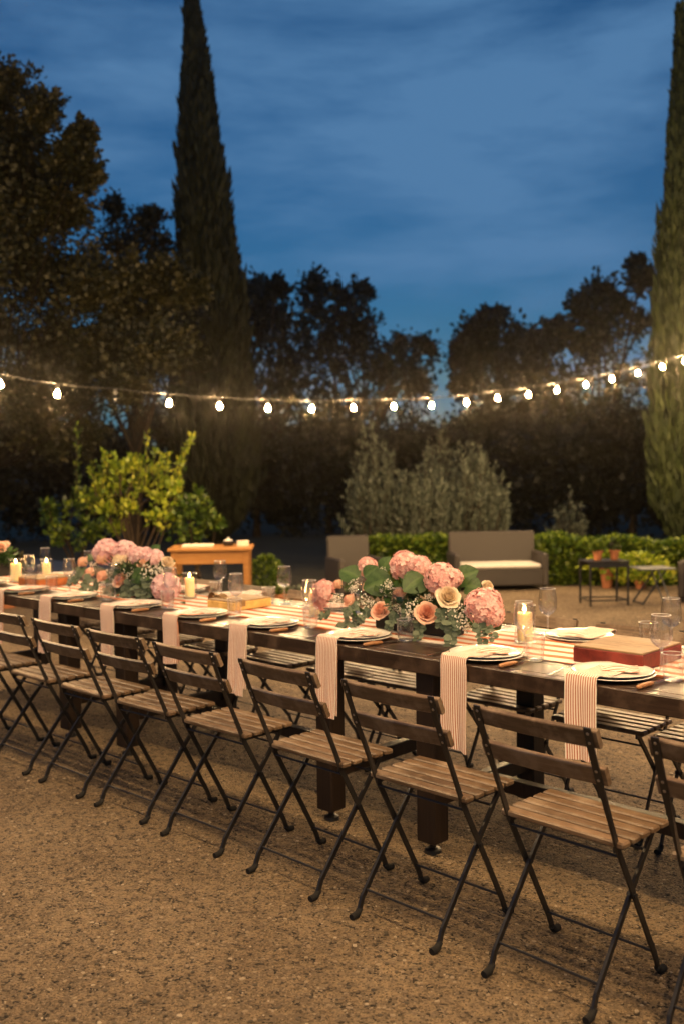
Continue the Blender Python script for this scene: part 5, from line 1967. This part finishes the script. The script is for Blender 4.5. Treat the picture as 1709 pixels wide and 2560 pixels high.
# citrus tree with upright shoots
t_ = 11.4
o = thing('citrus_tree', 'bright yellow-green citrus bush with upright shoots behind the domed arrangement', 'shrub', ground(330, t_), 0)
grow(o, blobs_px([(262, 1185, 26), (300, 1170, 28), (340, 1165, 26), (385, 1185, 28), (415, 1205, 24), (245, 1225, 30), (300, 1225, 28), (350, 1215, 24), (395, 1245, 30), (435, 1225, 22), (262, 1275, 30), (320, 1275, 24), (385, 1290, 28), (290, 1320, 24), (420, 1300, 24)], t_, .3, 9),
     ground(330, t_), .035, (.085, .042), 9, 'citrus_leaf', seed=31, twigs=14, updir=1.2, limb=1.6, low=.3)
base = np.array(ground(330, t_))


def shoots(root, base, lst, t, mat, per, leaf, seed):
    g_ = np.random.default_rng(seed)
    tr = MB(); P_, D_, S_ = [], [], []
    for (x0_, y0_, x1_, y1_) in lst:
        a = dep(x0_, y0_, t) - base; b_ = dep(x1_, y1_, t + g_.uniform(-.1, .1)) - base
        tr.tube([a, (a + b_) / 2 + g_.normal(0, .01, 3), b_], [.008, .006, .003], 5, False)
        s_ = g_.uniform(.05, 1, per)[:, None]
        P_.append(a + (b_ - a) * s_ + g_.normal(0, .012, (per, 3))); D_.append(unit((b_ - a)[None] * 1.2 + g_.normal(0, .35, (per, 3)))); S_.append(g_.uniform(.6, 1.1, per))
    tr.build('shoot', 'bark', root)
    S_ = np.concatenate(S_)
    link('shoot_leaves', quads_mesh('shoot_leaves', leaf_quads(np.concatenate(P_), np.concatenate(D_), leaf[0] * S_, leaf[1] * S_, .25), mat), None, root)


shoots(o, base, [(420, 1240, 485, 1080), (360, 1230, 370, 1075), (395, 1230, 402, 1140), (255, 1250, 258, 1150), (290, 1240, 286, 1150), (330, 1220, 328, 1150), (440, 1250, 448, 1150), (300, 1230, 312, 1150), (425, 1215, 468, 1110), (240, 1240, 226, 1160), (350, 1200, 346, 1135), (380, 1190, 390, 1120), (270, 1190, 262, 1130), (410, 1190, 424, 1128), (455, 1150, 480, 1090), (240, 1290, 205, 1240), (420, 1280, 450, 1240), (330, 1260, 360, 1180), (285, 1290, 270, 1220)], t_, 'citrus_leaf', 46, (.075, .036), 5)
o = thing('citrus_tree', 'darker green citrus bush left of the bright yellow-green one', 'shrub', ground(195, t_ + .6), 0)
grow(o, blobs_px([(130, 1290, 32), (180, 1280, 42), (215, 1260, 40), (200, 1330, 45), (150, 1330, 36), (240, 1320, 40), (120, 1265, 16)], t_ + .6, .2, 10), ground(195, t_ + .6), .035, (.085, .045), 9, 'hedge_leaf', seed=32, twigs=16, limb=1.4, low=.3)
shoots(o, np.array(ground(195, t_ + .6)), [(192, 1250, 195, 1060)], t_ + .6, 'hedge_leaf', 60, (.08, .04), 6)
o = thing('citrus_tree', 'darker green citrus bush between the yellow-green one and pine table', 'shrub', ground(490, t_ + .6), 0)
grow(o, blobs_px([(470, 1270, 38), (510, 1290, 36), (480, 1330, 42), (540, 1310, 22), (440, 1330, 40), (490, 1240, 22)], t_ + .6, .2, 11), ground(490, t_ + .6), .035, (.085, .045), 9, 'hedge_leaf', seed=33, twigs=16, limb=1.4, low=.3)
shoots(o, np.array(ground(490, t_ + .6)), [(455, 1260, 457, 1170)], t_ + .6, 'hedge_leaf', 30, (.08, .04), 7)


# ------------------------------------------------------------------ added haze volume, stands in for lens bloom round the bulbs
HAZE = 0.0008
if HAZE:
    mb = MB()
    mb.box((0, 0, 16.0), (1100, 1100, 34.4), None, 0)
    m = bpy.data.materials.new('bloom_haze')
    m.use_nodes = True
    t = m.node_tree
    t.nodes.remove(t.nodes['Principled BSDF'])
    pv = t.nodes.new('ShaderNodeVolumePrincipled')
    pv.inputs['Color'].default_value = (0.95, 0.88, 0.78, 1)
    pv.inputs['Density'].default_value = HAZE
    pv.inputs['Anisotropy'].default_value = 0.962
    t.links.new(pv.outputs[0], t.nodes['Material Output'].inputs['Volume'])
    M['bloom_haze'] = m
    hz = mb.build('haze', 'bloom_haze')
    hz['kind'] = 'stuff'
